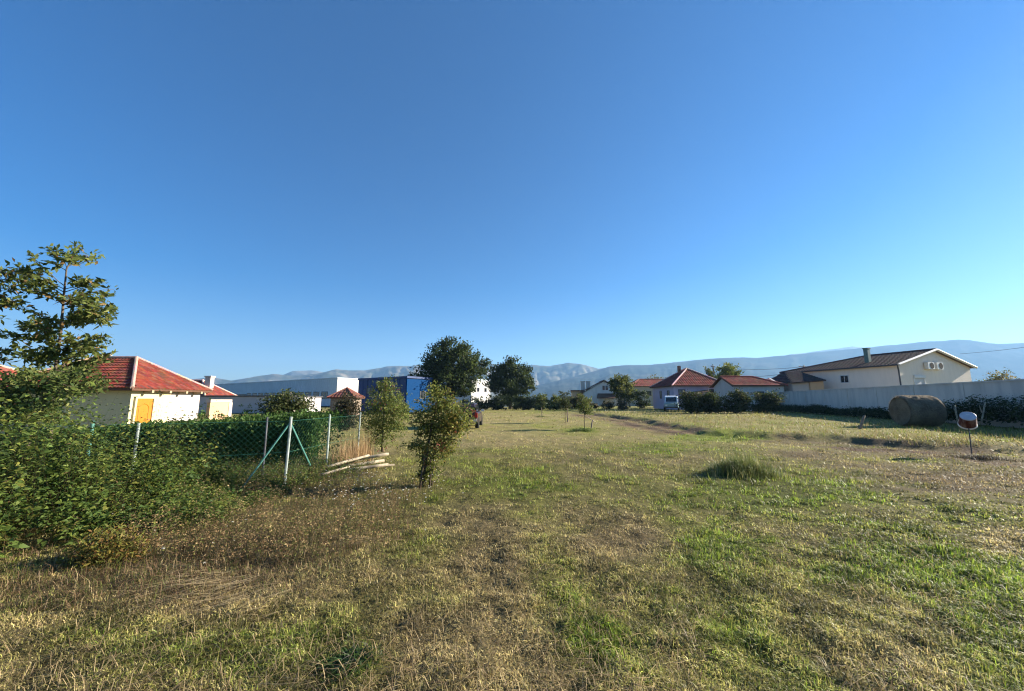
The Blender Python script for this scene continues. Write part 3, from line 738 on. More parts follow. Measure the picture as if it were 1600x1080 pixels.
# --- peach garden wall with pale coping
h = thing('garden_wall', 'short peach plastered wall with pale coping behind the hedge', 'wall', (-22.9, 29.0, -.35))
b = MB(); b.box(-.25, 0, 0, 2.1, 0, 1.85); b.build('wall', M['peach'], h)
b = MB(); b.box(-.32, .06, -.06, 2.16, 1.853, 2.08); b.build('coping', M['pinkwhite'], h)
b = MB(); b.box(-.30, .04, 1.9, 2.25, 0, 1.84); b.build('pillar', M['pinkwhite'], h)

# --- long low grey building
h = thing('low_building', 'long low grey rendered building with flat roof edge beyond the hedge', 'building', (-35, 59.5, -.3))
b = MB(); b.box(-27, 0, 0, 10.5, 0, 2.55); b.build('wall', M['greypink'], h)
b = MB(); b.box(-27.2, .2, -.2, 10.7, 2.553, 2.75); b.build('roof_edge', M['gutter'], h)
for k in range(4):
    b = MB(); b.box(.004, .05, .6 + k * 2.5, 2.2 + k * 2.5, .2, 2.2); o = b.build('panel', M['cladwhite'], h); 
window(h, (-20, 0, 1.6), (1, 0, 0), 1.6, .9, (0, -1, 0), 'darkframe')

def angled_block(name, label, cat, corner, rz, L, D, Hh, front, end, z0=-.3, rows=()):
    """long flat-roofed block: local -x is the long side seen, local +y runs along the end wall"""
    h = thing(name, label, cat, (corner[0], corner[1], z0), rz)
    b = MB(); b.box(-L, -.003, 0, D, 0, Hh); b.build('wall', M[front], h)
    b = MB(); b.box(0, .25, -.05, D + .05, 0, Hh - .1); b.build('end_wall', M[end], h)
    b = MB(); b.box(-L - .1, .35, -.15, D + .15, Hh + .003, Hh + .3); b.build('parapet', M[front], h)
    b = MB(); n = int(L / 1.1)
    for k in range(n): b.box(-L + k * 1.1, -L + k * 1.1 + .08, -.045, -.003, 0, Hh)
    b.build('cladding_rib', M[front], h)
    return h
RB = math.radians(-33)
c = at(525, 620, 110)
h = angled_block('warehouse', 'wide grey blue clad warehouse with a bright white end wall under the mountains', 'building', (c[0], c[1]), RB, 90, 40, 8.0, 'cladding', 'cladwhite', 0)
for k in range(12): window(h, (-6 - k * 4.4, 0, 3.2), (1, 0, 0), 3.4, 2.2, (0, -1, 0), 'darkframe', bars=2, fr=.16)
window(h, (-62, 0, 2.4), (1, 0, 0), 11, 3.2, (0, -1, 0), 'darkframe', bars=3, fr=.2)
window(h, (.25, 9, 3.2), (0, 1, 0), 9, 1.6, (1, 0, 0), 'darkframe', bars=4, fr=.16)
c = at(633, 640, 57)
h = angled_block('blue_building', 'deep blue panelled building half hidden by the dense oak', 'building', (c[0], c[1]), RB, 11.5, 5, 5.1, 'darkblue', 'bluepanel', -.1)
for k in range(3): window(h, (-2.0 - k * 3.2, 0, 3.3), (1, 0, 0), 1.8, 1.1, (0, -1, 0), 'darkframe', fr=.12)
window(h, (.25, 3.2, 2.6), (0, 1, 0), 1.2, 1.2, (1, 0, 0), 'darkframe', fr=.1)
c = at(735, 640, 92)
h = angled_block('white_building', 'white building glimpsed between the two dark oaks', 'building', (c[0], c[1]), RB, 20, 7.6, 6.6, 'cladding', 'cladwhite', 0)
window(h, (.25, 5.6, 4.3), (0, 1, 0), .9, 1.0, (1, 0, 0), 'darkframe', bars=0, fr=.1)
window(h, (.25, 2.6, 4.3), (0, 1, 0), .9, 1.0, (1, 0, 0), 'darkframe', bars=0, fr=.1)
c = at(765, 640, 101)
h = angled_block('grey_building', 'grey clad building beside the white one behind the oaks', 'building', (c[0] + 5, c[1] + 1.5), 0, 6.5, 8, 5.2, 'cladding', 'cladding', 0)

# --- small hut with a dull red pyramid roof
c = at(541, 630, 46)
h = thing('garden_hut', 'small hut with dull red pyramid roof among shrubs', 'hut', (c[0], c[1], -.2))
b = MB(); b.box(-1.3, 1.3, -1.3, 1.3, 0, 2.2); b.build('wall', M['pole'], h)
hip_or_gable(h, -1.6, 1.6, -1.6, 1.6, 2.2, 3.35, 'x', pal=[(0.13, 0.055, 0.04), (0.16, 0.065, 0.045)], tw=.35, th=.4, capr=.08, caps=(0.25, 0.1, 0.07))

# --- white gabled house in the distance
c = at(945, 640, 105)
h = thing('white_house', 'white gabled house with dark roof and two white chimneys', 'house', (c[0], c[1], .2), math.radians(-6))
b = MB(); gable_walls(b, -5.6, 5.6, 0, 9, 0, 3.6, 6.7, 'y'); b.build('wall', M['white'], h)
hip_or_gable(h, -7.2, 7.2, -.6, 9.6, 3.3, 7.0, 'y', False, False, pal=TILE_DARK, tw=.4, th=.5, caps=(0.09, 0.05, 0.045), capr=.15)
for s in (-.42, .42): window(h, (s + .3, 0, 4.9), (1, 0, 0), .62, 1.2, (0, -1, 0), 'darkframe', bars=0, fr=.06)
for px_ in (909.5, 918):
    q = at(px_, 600, 108); b = MB(); xx = q[0] - c[0]; b.box(xx - .55, xx + .55, 3.4, 4.5, 3.5, 6.75); b.box(xx - .66, xx + .66, 3.29, 4.61, 6.753, 6.95); b.build('chimney', M['cladwhite'], h)
b = MB(); b.box(-8.6, -5.603, 3, 8, 0, 4.1); b.build('annex_wall', M['peach'], h)
b = MB(); b.box(-8.9, -5.2, 2.7, 8.3, 4.103, 4.4); b.build('annex_roof', M['soffit'], h)
b = MB(); b.poly_prism([(-1.8, -.02, 3.2), (2.6, -.02, 3.2), (2.9, -2.2, 2.0), (-2.3, -2.2, 2.0)], (0, 0, .2)); b.build('porch_roof', M['soffit'], h)
for s in (-1.9, 2.5):
    b = MB(); b.box(s - .12, s + .12, -2.1, -1.86, 0, 1.99); b.build('porch_post', M['white'], h)

# --- long roof behind the lilac house
c = at(985, 640, 95)
h = thing('long_house', 'tan house with long dull red roof behind the lilac house', 'house', (c[0], c[1], .2))
b = MB(); b.box(.4, 15, .4, 7, 0, 5.0); b.build('wall', M['tan'], h)
hip_or_gable(h, 0, 15.5, 0, 7.4, 5.0, 6.9, 'x', True, True, pal=TILE_DULL, tw=.5, th=.5, caps=(0.25, 0.11, 0.08), capr=.15)
for k in range(3): window(h, (2 + k * 3, .4, 3.2), (1, 0, 0), 1.1, 1.2, (0, -1, 0), 'darkframe')

# --- lilac house
h = thing('lilac_house', 'lilac plastered house with red hipped roof behind the parked van', 'house', (23.2, 55, .35))
b = MB(); b.box(.35, 8.2, .35, 8.7, 0, 3.55); b.build('wall', M['lilac'], h)
hip_or_gable(h, 0, 8.55, 0, 9.05, 3.45, 6.25, 'y', pal=TILE_RED, tw=.34, th=.42, caps=(0.55, 0.36, 0.32), capr=.13)
for yy in (2.3, 5.2): window(h, (.35, yy, 2.2), (0, 1, 0), .75, 1.2, (-1, 0, 0), 'darkframe', bars=0)
window(h, (1.5, .35, 2.5), (1, 0, 0), 1.0, .8, (0, -1, 0), 'darkframe')
window(h, (5.9, .35, 2.5), (1, 0, 0), .8, .9, (0, -1, 0), 'darkframe', bars=0)
b = MB(); b.poly_prism([(2.8, .34, 2.45), (5.0, .34, 2.75), (5.0, -.9, 2.55), (2.8, -.9, 2.25)], (0, 0, .08)); b.build('awning', M['soffit'], h)
q = at(1064, 576, 59); b = MB(); b.box(3.1, 3.5, 4.6, 5.0, 5.6, 6.75); b.build('chimney', M['brick'], h)

# --- low house with long red roof
h = thing('low_house', 'low grey house with long red roof and open gable above dark bushes', 'house', (27.9, 48, .35))
b = MB(); gable_walls(b, .3, 6.7, .3, 5.1, 0, 3.15, 4.3, 'x'); b.build('wall', M['greywhite'], h)
hip_or_gable(h, 0, 7.0, 0, 5.4, 3.2, 4.45, 'x', False, True, pal=TILE_RED, tw=.34, th=.42, caps=(0.34, 0.10, 0.07), capr=.11)
b = MB()
for a, d in (((-.03, -.1, 3.08), (-.03, 2.7, 4.42)), ((-.03, 5.5, 3.08), (-.03, 2.7, 4.42))):
    b.tube([a, d], .09, 4)
b.build('bargeboard', M['soffit'], h)
window(h, (3.5, .3, 1.9), (1, 0, 0), 1.2, 1.1, (0, -1, 0), 'darkframe')

# --- peach and cream annex house
h = thing('annex_house', 'small cream and peach house with dark lean roof beside the long wall', 'house', (35.0, 47.6, .35))
b = MB(); b.box(.4, 2.5, .3, 5, 0, 3.55); b.build('wall', M['pinkwhite'], h)
b = MB(); b.box(2.503, 4.2, .1, 5, 0, 3.75); o = b.build('side_wall', M['peach'], h); o['label'] = 'peach coloured section of the wall'
rf = MB(); slope(rf, (0, -.1, 3.5), (4.4, -.1, 3.85), (2.4, 4.2, 5.15), (4.4, 4.2, 5.30), TILE_DARK, .34, .42); slope(rf, (0, 6, 3.5), (0, -.1, 3.5), (2.4, 4.2, 5.15), (2.4, 4.2, 5.15), TILE_DARK, .34, .42)
rf.cur = (0.08, 0.05, 0.04); rf.poly_prism([(0, -.1, 3.48), (4.4, -.1, 3.83), (4.4, 4.2, 5.28), (2.4, 4.2, 5.13)], (0, 0, -.1)); rf.build('roof', M['tile'], h, colors=True)

# --- white bungalow with the two air conditioners
NZ = .35
h = thing('white_bungalow', 'white bungalow with dark hipped roof, roller door and two fans on its gable', 'house', (43, 42, NZ), math.radians(16.5))
GW, GL, ZE, ZR = 13.0, 13.0, 5.35, 7.15
b = MB(); b.box(0, GW, 0, GL, 0, ZE); xm = GW / 2
b.poly_prism([(0, 0, ZE), (GW, 0, ZE), (xm, 0, ZR)], (0, .25, 0)); b.build('wall', M['beige'], h)
hip_or_gable(h, -.45, GW + .45, -.35, GL + .4, ZE - .08, ZR + .05, 'y', False, True, pal=TILE_DARK, tw=.34, th=.42, caps=(0.10, 0.055, 0.05), capr=.11)
b = MB(); b.tube([(-.5, -.38, ZE - .12), (xm, -.38, ZR)], .15, 4); b.tube([(xm, -.38, ZR), (GW + .5, -.38, ZE - .12)], .15, 4); b.build('bargeboard', M['whiteframe'], h)
b = MB(); b.tube([(-.5, -.3, ZE - .14), (-.5, GL + .3, ZE - .14)], .09, 6); b.tube([(-.5, -.25, ZE - .14), (-.12, -.1, ZE - .8), (-.12, -.1, 0)], .07, 6); b.build('gutter', M['gutter'], h)
def roller(parent, x, z, w, hh):
    o = window(parent, (x, 0, z), (1, 0, 0), w, hh, (0, -1, 0), 'whiteframe', 'shutter', bars=0, fr=.12, name='roller_door')
    bb = MB(); bb.box(x - w / 2, x + w / 2, -.16, -.062, z + hh / 2 - .28, z + hh / 2 + .02); bb.build('shutter_box', M['whiteframe'], o)
    return o
roller(h, 3.3, 2.95, 1.9, 2.3)
for xx in (5.0, 6.6):
    b = MB(); b.box(xx - .55, xx + .55, -.42, -.06, 4.85, 5.65); u = b.build('air_conditioner', M['whiteplastic'], h)
    b = MB(); vs = [(xx + .1 + .36 * math.cos(k * math.pi / 10), -.424, 5.25 + .36 * math.sin(k * math.pi / 10)) for k in range(20)]; b.poly_prism(vs, (0, -.012, 0)); b.build('fan_grille', M['rubber'], u)
window(h, (0, 5.4, 3.95), (0, 1, 0), .95, .95, (-1, 0, 0), 'shutter')
window(h, (0, 8.6, 3.2), (0, 1, 0), 1.2, 2.0, (-1, 0, 0), 'shutter', 'shutter', name='door', bars=0, fr=.16)
b = MB(); b.box(1.7, 2.15, 3.6, 4.05, ZE + .3, 7.6); b.box(1.63, 2.22, 3.53, 4.12, 7.603, 7.72); b.build('chimney', M['greenmetal'], h)
# lean-to roof at its back
b = MB(); b.box(GW + .003, GW + .5, 1, 2.2, ZE - .9, ZE - .4); b.build('wall_lamp', M['gutter'], h)

# --- long concrete wall
A_, B_ = Vector((34.7, 50, 0)), Vector((24.2, 11.7, 0)); dvec = (B_ - A_); Lw = dvec.length
h = thing('concrete_wall', 'long grey concrete boundary wall in front of the white bungalow', 'wall', (A_.x, A_.y, .2), math.atan2(dvec.y, dvec.x))
b = MB(); b.box(0, Lw, -.1, .1, 0, 2.46); b.build('wall', M['concrete'], h)
b = MB(); b.box(-.05, Lw, -.15, .15, 2.463, 2.55); b.build('coping', M['concrete'], h)
b = MB()
for k in range(int(Lw / 4) + 1): b.box(k * 4, k * 4 + .22, -.14, .14, 0, 2.458)
b.build('pilaster', M['concrete'], h)

# ------------------------------------------------------------------ foliage: trees, bushes
DARKOAK = [(0.032, 0.048, 0.014), (0.048, 0.068, 0.018), (0.070, 0.092, 0.024)]
def crown_leaves(lobes, nclump, per, leafL, pal, w, up=.3, wr=.55, shell=.55, sq=1.0, csize=.30):
    """leaf clumps spread through ellipsoid lobes (cx, cy, cz, rx, ry, rz)"""
    vol = np.array([l[3] * l[4] * l[5] for l in lobes]) ** .7; vol = vol / vol.sum()
    Pc = []; Rc = []
    for l, f in zip(lobes, vol):
        m = max(3, int(nclump * f)); d = rdirs(m); r = rng.uniform(shell, 1.0, m)[:, None]
        r = r * (1 + .15 * rng.normal(size=(m, 1)))
        Pc.append(np.array(l[:3]) + d * r * np.array(l[3:6])); Rc.append(np.full(m, min(l[3:6]) * csize))
    Pc = np.concatenate(Pc); Rc = np.concatenate(Rc); m = len(Pc)
    cc = pick_cols(m, pal, w, .15)
    Pl = np.repeat(Pc, per, 0) + rng.normal(size=(m * per, 3)) * np.repeat(Rc, per)[:, None] * np.array((1, 1, .7)) * .75
    D = rdirs(m * per, up); L = leafL * rng.uniform(.6, 1.35, m * per)
    col = np.repeat(cc, per, 0) * (1 + .15 * rng.normal(size=(m * per, 1))).clip(.6, 1.5)
    return leaves(Pl, D, L, L * wr, col, .2), Pc
def wood_mesh(name, m, parent, stems):
    b = MB()
    for pts, r0, r1 in stems:
        n = len(pts); b.tube(pts, [r0 + (r1 - r0) * k / (n - 1) for k in range(n)], 6)
    return b.build(name, M[m], parent, smooth=True)
def bent(a, b, n=5, w=.08):
    a, b = Vector(a), Vector(b); L = (b - a).length
    return [a.lerp(b, k / (n - 1)) + Vector((random.gauss(0, w), random.gauss(0, w), random.gauss(0, w * .5))) * L * (.5 if 0 < k < n - 1 else 0) for k in range(n)]

def oak(label, px, Y, base_z, ztop, half, seed, lobes_rel, group, nclump, per, leaf, trunk_r):
    c = at(px, 630, Y); h = thing('oak_tree', label, 'tree', (c[0], Y, base_z), 0, group)
    Hh = ztop - base_z
    lobes = [(x * half, y * half, z * Hh, rx * half, ry * half, rz * Hh) for x, y, z, rx, ry, rz in lobes_rel]
    (V, T, C), Pc = crown_leaves(lobes, nclump, per, leaf, DARKOAK, [3, 3, 2], shell=.62, csize=.33)
    fast_mesh('crown', V, T, C, M['leaf'], h)
    fork = (0.05 * half, 0, Hh * .26); st = [(bent((0, 0, -.3), fork, 4, .03), trunk_r, trunk_r * .8)]
    for l in lobes:
        st.append((bent(fork, l[:3], 5, .07), trunk_r * .5, trunk_r * .12))
        for k in range(4):
            d = rdirs(1, .2)[0]; st.append((bent(l[:3], (l[0] + d[0] * l[3] * .8, l[1] + d[1] * l[4] * .8, l[2] + d[2] * l[5] * .8), 4, .08), trunk_r * .16, trunk_r * .04))
    wood_mesh('trunk', 'bark', h, st)
    return h
LB1 = [(-.42, 0, .48, .42, .5, .20), (-.30, .1, .72, .42, .5, .20), (.02, 0, .86, .36, .45, .15), (.36, -.1, .74, .38, .45, .19), (.66, 0, .62, .30, .35, .16), (.35, .1, .50, .40, .45, .17), (-.74, 0, .40, .26, .3, .12), (0, -.2, .52, .42, .4, .22), (-.2, 0, .27, .45, .4, .12), (.3, 0, .30, .35, .4, .10)]
oak('tall dark oak with broad crown standing before the blue building', 702, 65, 0, 11.9, 6.9, 1, LB1, 'dark oaks at the field edge', 420, 46, .42, .55)
LB2 = [(-.45, 0, .66, .42, .5, .20), (.0, 0, .82, .42, .5, .17), (.45, 0, .70, .40, .45, .18), (.70, 0, .45, .28, .35, .16), (-.15, -.1, .45, .50, .5, .20), (.25, .1, .38, .45, .4, .18), (-.65, 0, .48, .3, .3, .15), (0, 0, .2, .4, .35, .12)]
oak('smaller dark rounded oak with open ragged side at the hedge', 797, 76, 0, 10.0, 4.9, 2, LB2, 'dark oaks at the field edge', 330, 40, .42, .45)

def bush(name, label, px, Y, half_px, top_py, base_z=None, pal=None, w=None, leaf=.12, n=90, per=22, group=None, cat='bush', dark=False, lift=.0, stems=5, wr=.5, depth=None):
    c = at(px, top_py, Y); x = c[0]; bz = float(ground_z(np.array([x]), np.array([Y]))[0]) if base_z is None else base_z
    rx = half_px / F * Y; Hh = c[2] - bz; ry = depth or rx * .8
    h = thing(name, label, cat, (x, Y, bz), 0, group)
    lobes = []
    for k in range(7):
        a = random.uniform(0, 6.28); q = random.uniform(.25, .6); f = random.uniform(.45, .8)
        lobes.append((math.cos(a) * rx * q, math.sin(a) * ry * q, Hh * (lift + (1 - lift) * random.uniform(.20, .72)), rx * f * .7, ry * f * .7, Hh * (1 - lift) * random.uniform(.25, .34)))
    if lift < .05:
        for k in range(3): lobes.append((random.uniform(-.5, .5) * rx, -ry * random.uniform(.1, .5), Hh * .2, rx * .5, ry * .5, Hh * .2))
    lobes.append((0, 0, Hh * (lift + (1 - lift) * .74), rx * .4, ry * .4, Hh * (1 - lift) * .26))
    (V, T, C), Pc = crown_leaves(lobes, n, per, leaf, pal or [(0.05, 0.075, 0.02), (0.075, 0.10, 0.025), (0.10, 0.12, 0.03)], w or [3, 3, 2], shell=.3, wr=wr, csize=.4)
    V[:, 2] = np.maximum(V[:, 2], .02)
    fast_mesh('foliage', V, T, C, M['leaf'], h)
    st = []
    for k in range(stems):
        l = lobes[k % len(lobes)]; st.append((bent((random.uniform(-.1, .1) * rx, random.uniform(-.1, .1) * ry, -.1), l[:3], 5, .06), max(.012, .02 * Hh), .006 + .003 * Hh))
    wood_mesh('stem', 'bark', h, st)
    return h
G1 = 'bushes in the hedge row behind the field'
DK = [(0.028, 0.042, 0.014), (0.040, 0.058, 0.018), (0.055, 0.075, 0.02)]
LT = [(0.085, 0.11, 0.03), (0.12, 0.145, 0.035), (0.15, 0.16, 0.05)]
BR = [(0.075, 0.07, 0.03), (0.12, 0.10, 0.05), (0.07, 0.085, 0.03)]
for k, (px_, hw, ty, pal_, lab) in enumerate([
    (742, 22, 618, DK, 'dark bush in the hedge row beside the parked car'),
    (772, 20, 617, DK, 'dark bush directly under the smaller oak'),
    (818, 20, 618, DK, 'dark bush just past the smaller oak'),
    (846, 18, 616, LT, 'sunlit yellow green bush in the hedge row, taller of the two pale ones'),
    (868, 14, 618, LT, 'pale green bush beside the thin dark sapling'),
    (893, 16, 620, BR, 'olive brown bush below the white gabled house'),
    (918, 15, 623, BR, 'low brownish bush at the corner of the white gabled house'),
    (620, 16, 624, LT, 'small sunlit bush at the foot of the blue building')]):
    bush('hedge_bush', lab, px_, 68 if k < 7 else 50, hw * 1.3, ty, pal=pal_, w=[3, 3, 2], leaf=.34 if k < 7 else .2, n=110, per=26, group=G1)
bush('leaning_tree', 'yellow green tree with leaning dark trunk between white and lilac houses', 971, 64, 23, 587, pal=[(0.10, 0.12, 0.03), (0.16, 0.16, 0.04), (0.07, 0.09, 0.025)], w=[3, 2, 2], leaf=.34, n=200, per=26, cat='tree', lift=.28)
bush('dark_shrub', 'dark round shrub beside the lilac house wall', 1003, 66, 14, 608, pal=DK, w=[3, 3, 1], leaf=.3, n=60, per=22)
bush('dry_shrub', 'low brown dry shrub before the white gabled house', 948, 60, 14, 622, pal=BR, w=[2, 3, 1], leaf=.25, n=50, per=18, group='dry shrubs before the houses')
bush('dry_shrub', 'low brown dry shrub under the leaning tree', 972, 58, 14, 624, pal=BR, w=[2, 3, 1], leaf=.25, n=50, per=18, group='dry shrubs before the houses')
G2 = 'dark bushes along the boundary'
for px_, hw, ty, lab in ((1078, 22, 612, 'dark bush with brownish top beside the white van'), (1108, 26, 612, 'dark broad bush below the open gable'), (1148, 30, 608, 'tallest dark bush below the long red roof'), (1190, 28, 612, 'dark bush at the end of the concrete wall')):
    bush('boundary_bush', lab, px_, 42, hw, ty, base_z=.3, pal=[(0.035, 0.05, 0.016), (0.05, 0.068, 0.02), (0.09, 0.085, 0.035)], w=[3, 3, 1.2], leaf=.20, n=230, per=30, group=G2, depth=1.6)
bush('yellow_tree', 'sunlit yellow green tree behind the long red roof', 1137, 72, 25, 566, base_z=.3, pal=[(0.13, 0.16, 0.03), (0.18, 0.19, 0.04), (0.09, 0.12, 0.025)], w=[3, 3, 2], leaf=.36, n=230, per=26, cat='tree', lift=.3)
bush('yellow_tree', 'olive green tree by the pole behind the lilac house', 1106, 76, 17, 572, base_z=.3, pal=[(0.09, 0.11, 0.03), (0.12, 0.13, 0.035)], w=[2, 2], leaf=.34, n=150, per=22, cat='tree', lift=.3)
bush('thin_tree', 'thin leafed tree behind the tan house', 1022, 112, 22, 581, base_z=.3, pal=[(0.12, 0.13, 0.05), (0.16, 0.15, 0.07)], w=[1, 1], leaf=.4, n=70, per=14, cat='tree', lift=.3)
bush('dry_tree', 'yellowing bush above the wall past the white bungalow', 1548, 52, 30, 577, base_z=.3, pal=[(0.16, 0.15, 0.045), (0.11, 0.13, 0.035), (0.2, 0.16, 0.07)], w=[2, 2, 1], leaf=.24, n=220, per=26)

# creeper and weeds along the wall
wx = []; 
for k in range(1500):
    s = rng.random() ** .8; p_ = A_.lerp(B_, s); 
    hmax = .55 + 1.15 * float(sstep(.55, .78, np.array(s))) * (.8 + .4 * float(vnoise(np.array(s * 30), np.array(1.)))) + .5 * float(vnoise(np.array(s * 22), np.array(4.))) * (s < .55)
    wx.append((p_.x - .5 - rng.random() * .9, p_.y - .2, .25, hmax))
wx = np.array(wx)
V, T, C = join(weed_plants(wx[:, :3], wx[:, 3] * rng.uniform(.6, 1.05, len(wx)), .17, DK + [(0.075, 0.09, 0.03)], [3, 3, 2, 1.5], per=26, spread=.35, stems=False))
tag(fast_mesh('wall_hedge', V, T, C, M['leaf']), 'dark untrimmed hedge running along the foot of the concrete wall', 'hedge')
b = None

# ------------------------------------------------------------------ the laurel hedge behind the fence
HL = [(0.035, 0.075, 0.016), (0.05, 0.10, 0.02), (0.085, 0.145, 0.028)]
h = thing('laurel_hedge', 'tall clipped green hedge with dark shaded face behind the wire fence', 'hedge', (-4.7, 9.3, -.1))
n = 64000
hx = rng.uniform(-8.2, .0, n); hy = rng.uniform(0, 1.7, n); hz = rng.random(n) ** .55
face = rng.random(n); hy = np.where(face < .45, rng.normal(.08, .10, n), hy); hz = np.where(face > .62, .98 + .07 * rng.normal(size=n) + .10 * fbm(hx * 1.3, hy, 2), hz) * (1.24 + .058 * hx)
P = np.stack([hx, hy, hz], 1); D = rdirs(n, .6); L = rng.uniform(.05, .11, n)
V, T, C = leaves(P, D, L, L * .5, pick_cols(n, HL, [3, 3, 2]), .2)
fast_mesh('foliage', V, T, C, M['leaf'], h)
st = [(bent((-.3 - k * .4, .8, 0), (-.3 - k * .4 + random.uniform(-.2, .2), .8, 1.1), 4, .05), .02, .008) for k in range(20)]
wood_mesh('stem', 'bark', h, st)

# shrubs standing in or behind the hedge
bush('pale_shrub', 'olive shrub with pale seed heads rising above the hedge', 462, 12.5, 52, 606, base_z=-.2, pal=[(0.06, 0.08, 0.025), (0.09, 0.10, 0.03), (0.36, 0.31, 0.24)], w=[4, 4, .6], leaf=.085, n=300, per=30, lift=.15)
bush('brown_shrub', 'brownish shrub before the small red roofed hut', 543, 24, 34, 617, base_z=-.2, pal=[(0.07, 0.055, 0.03), (0.05, 0.05, 0.025)], w=[2, 2], leaf=.14, n=160, per=24)
for px_, ty, lab in ((318, 634, 'thin leafy shoot rising from the hedge before the pale wall'), (345, 638, 'thin leafy shoot standing against the peach wall'), (385, 630, 'thin leafy shoot in front of the grey building')):
    bush('hedge_shoot', lab, px_, 12, 15, ty, base_z=.7, pal=HL, w=[2, 3, 2], leaf=.06, n=26, per=14, group='leafy shoots above the hedge', cat='plant', stems=3)

# ------------------------------------------------------------------ young trees and saplings in the field
def twiggy(name, label, base, tips, trunk, leafL, per_m, pal, w, cat='tree', group=None, r0=.03, spread=.10, wr=.42, bark='bark', sub=5, up=.25, fill=None, nfill=0):
    """young tree: trunk polyline, branches to the given tips with side twigs, leaves set along every twig (world places)"""
    h = thing(name, label, cat, base, 0, group); bx, by, bz = base
    loc = lambda p: Vector((p[0] - bx, p[1] - by, p[2] - bz))
    tr = [loc(p) for p in trunk]; st = [(tr, r0, r0 * .25)]; Pl = []; Dl = []
    def leafy(a, b, dens=1.9):
        L = (b - a).length; m = max(4, int(per_m * L * dens)); s = rng.random(m) ** .8
        base_ = np.array(a)[None] + (np.array(b - a))[None] * s[:, None]
        dd = np.array((b - a).normalized())[None] * .6 + rng.normal(size=(m, 3)) * .75; dd[:, 2] += up * .3
        Pl.append(base_ + rng.normal(size=(m, 3)) * spread * .35); Dl.append(dd)
    for tip, f in tips:
        k = f * (len(tr) - 1); i = min(int(k), len(tr) - 2); a = tr[i].lerp(tr[i + 1], k - i); e = loc(tip)
        pts = bent(a, e, 5, .05); L = (e - a).length
        st.append((pts, max(.006, r0 * .35 * (1 - f * .5)), .004)); leafy(pts[1], pts[4])
        for s in range(max(2, int(sub * L))):
            q = random.uniform(.2, .95); j = min(int(q * 4), 3); o = pts[j].lerp(pts[j + 1], q * 4 - j)
            d = (e - a).normalized() * random.uniform(.4, .9) + Vector((random.gauss(0, .55), random.gauss(0, .55), random.gauss(.08, .28)))
            o2 = o + d * L * random.uniform(.14, .34) * (1.15 - q * .5); st.append(([o, (o + o2) / 2 + Vector((0, 0, .01)), o2], .005, .003)); leafy(o, o2)
    Pl = np.concatenate(Pl); Dl = np.concatenate(Dl); m = len(Pl); L = leafL * rng.uniform(.55, 1.3, m)
    lv = [leaves(Pl, Dl, L, L * wr, pick_cols(m, pal, w), .15, .1)]
    if fill:
        lob = []
        for fx_, fy2, hx_, hy_ in fill:
            q = loc(at(fx_, fy2, by)); k = by / F; lob.append((q.x, q.y + random.uniform(-.1, .1), q.z, hx_ * k, hx_ * k * .9, hy_ * k))
        lv.append(crown_leaves(lob, nfill, 16, leafL, pal, w, shell=.35, wr=wr, csize=.42)[0])
    V, T, C = join(lv)
    fast_mesh('crown', V, T, C, M['leaf'], h)
    wood_mesh('trunk', bark, h, st)
    return h
def tips_at(Y, spec, dy=.6): return [(at(px_, py_, Y + random.uniform(-dy, dy)), f) for px_, py_, f in spec]
TL = [(0.075, 0.10, 0.024), (0.12, 0.145, 0.032), (0.18, 0.19, 0.045), (0.22, 0.13, 0.045)]
Y0 = 7.4
trunk = [at(78, 740, Y0), at(80, 650, Y0), at(86, 580, Y0), at(95, 520, Y0), at(100, 460, Y0), at(104, 420, Y0), at(118, 395, Y0)]
spec = [(122, 382, .93), (150, 398, .86), (80, 388, .84), (112, 404, .88), (85, 412, .82),
        (20, 412, .70), (55, 408, .72), (40, 428, .66), (70, 436, .68), (60, 455, .64), (38, 440, .62),
        (178, 452, .66), (160, 440, .68), (140, 444, .70), (168, 462, .62), (130, 466, .62), (150, 470, .60),
        (172, 480, .56), (165, 494, .54), (140, 500, .52), (150, 486, .56), (125, 490, .54),
        (50, 488, .54), (30, 505, .50), (12, 525, .46), (65, 500, .52), (75, 520, .48), (45, 545, .42), (60, 515, .5), (90, 500, .52),
        (165, 525, .42), (172, 540, .38), (150, 545, .36), (128, 540, .40), (110, 530, .44), (168, 560, .34), (150, 560, .32), (140, 575, .30),
        (45, 560, .36), (28, 555, .38), (70, 550, .40), (100, 555, .38), (120, 560, .34), (85, 540, .42)]
h = twiggy('young_tree', 'tall young tree with open tiers of leaves rising over the undergrowth', (trunk[0][0], Y0, -.1), tips_at(Y0, spec), trunk, .130, 30, TL, [4, 4, 2.6, .5], r0=.036, sub=5.5, fill=[(105, 470, 26, 12), (92, 520, 34, 14), (88, 556, 44, 14), (112, 440, 20, 10), (60, 540, 26, 12), (118, 400, 14, 10), (125, 500, 26, 10)], nfill=24)
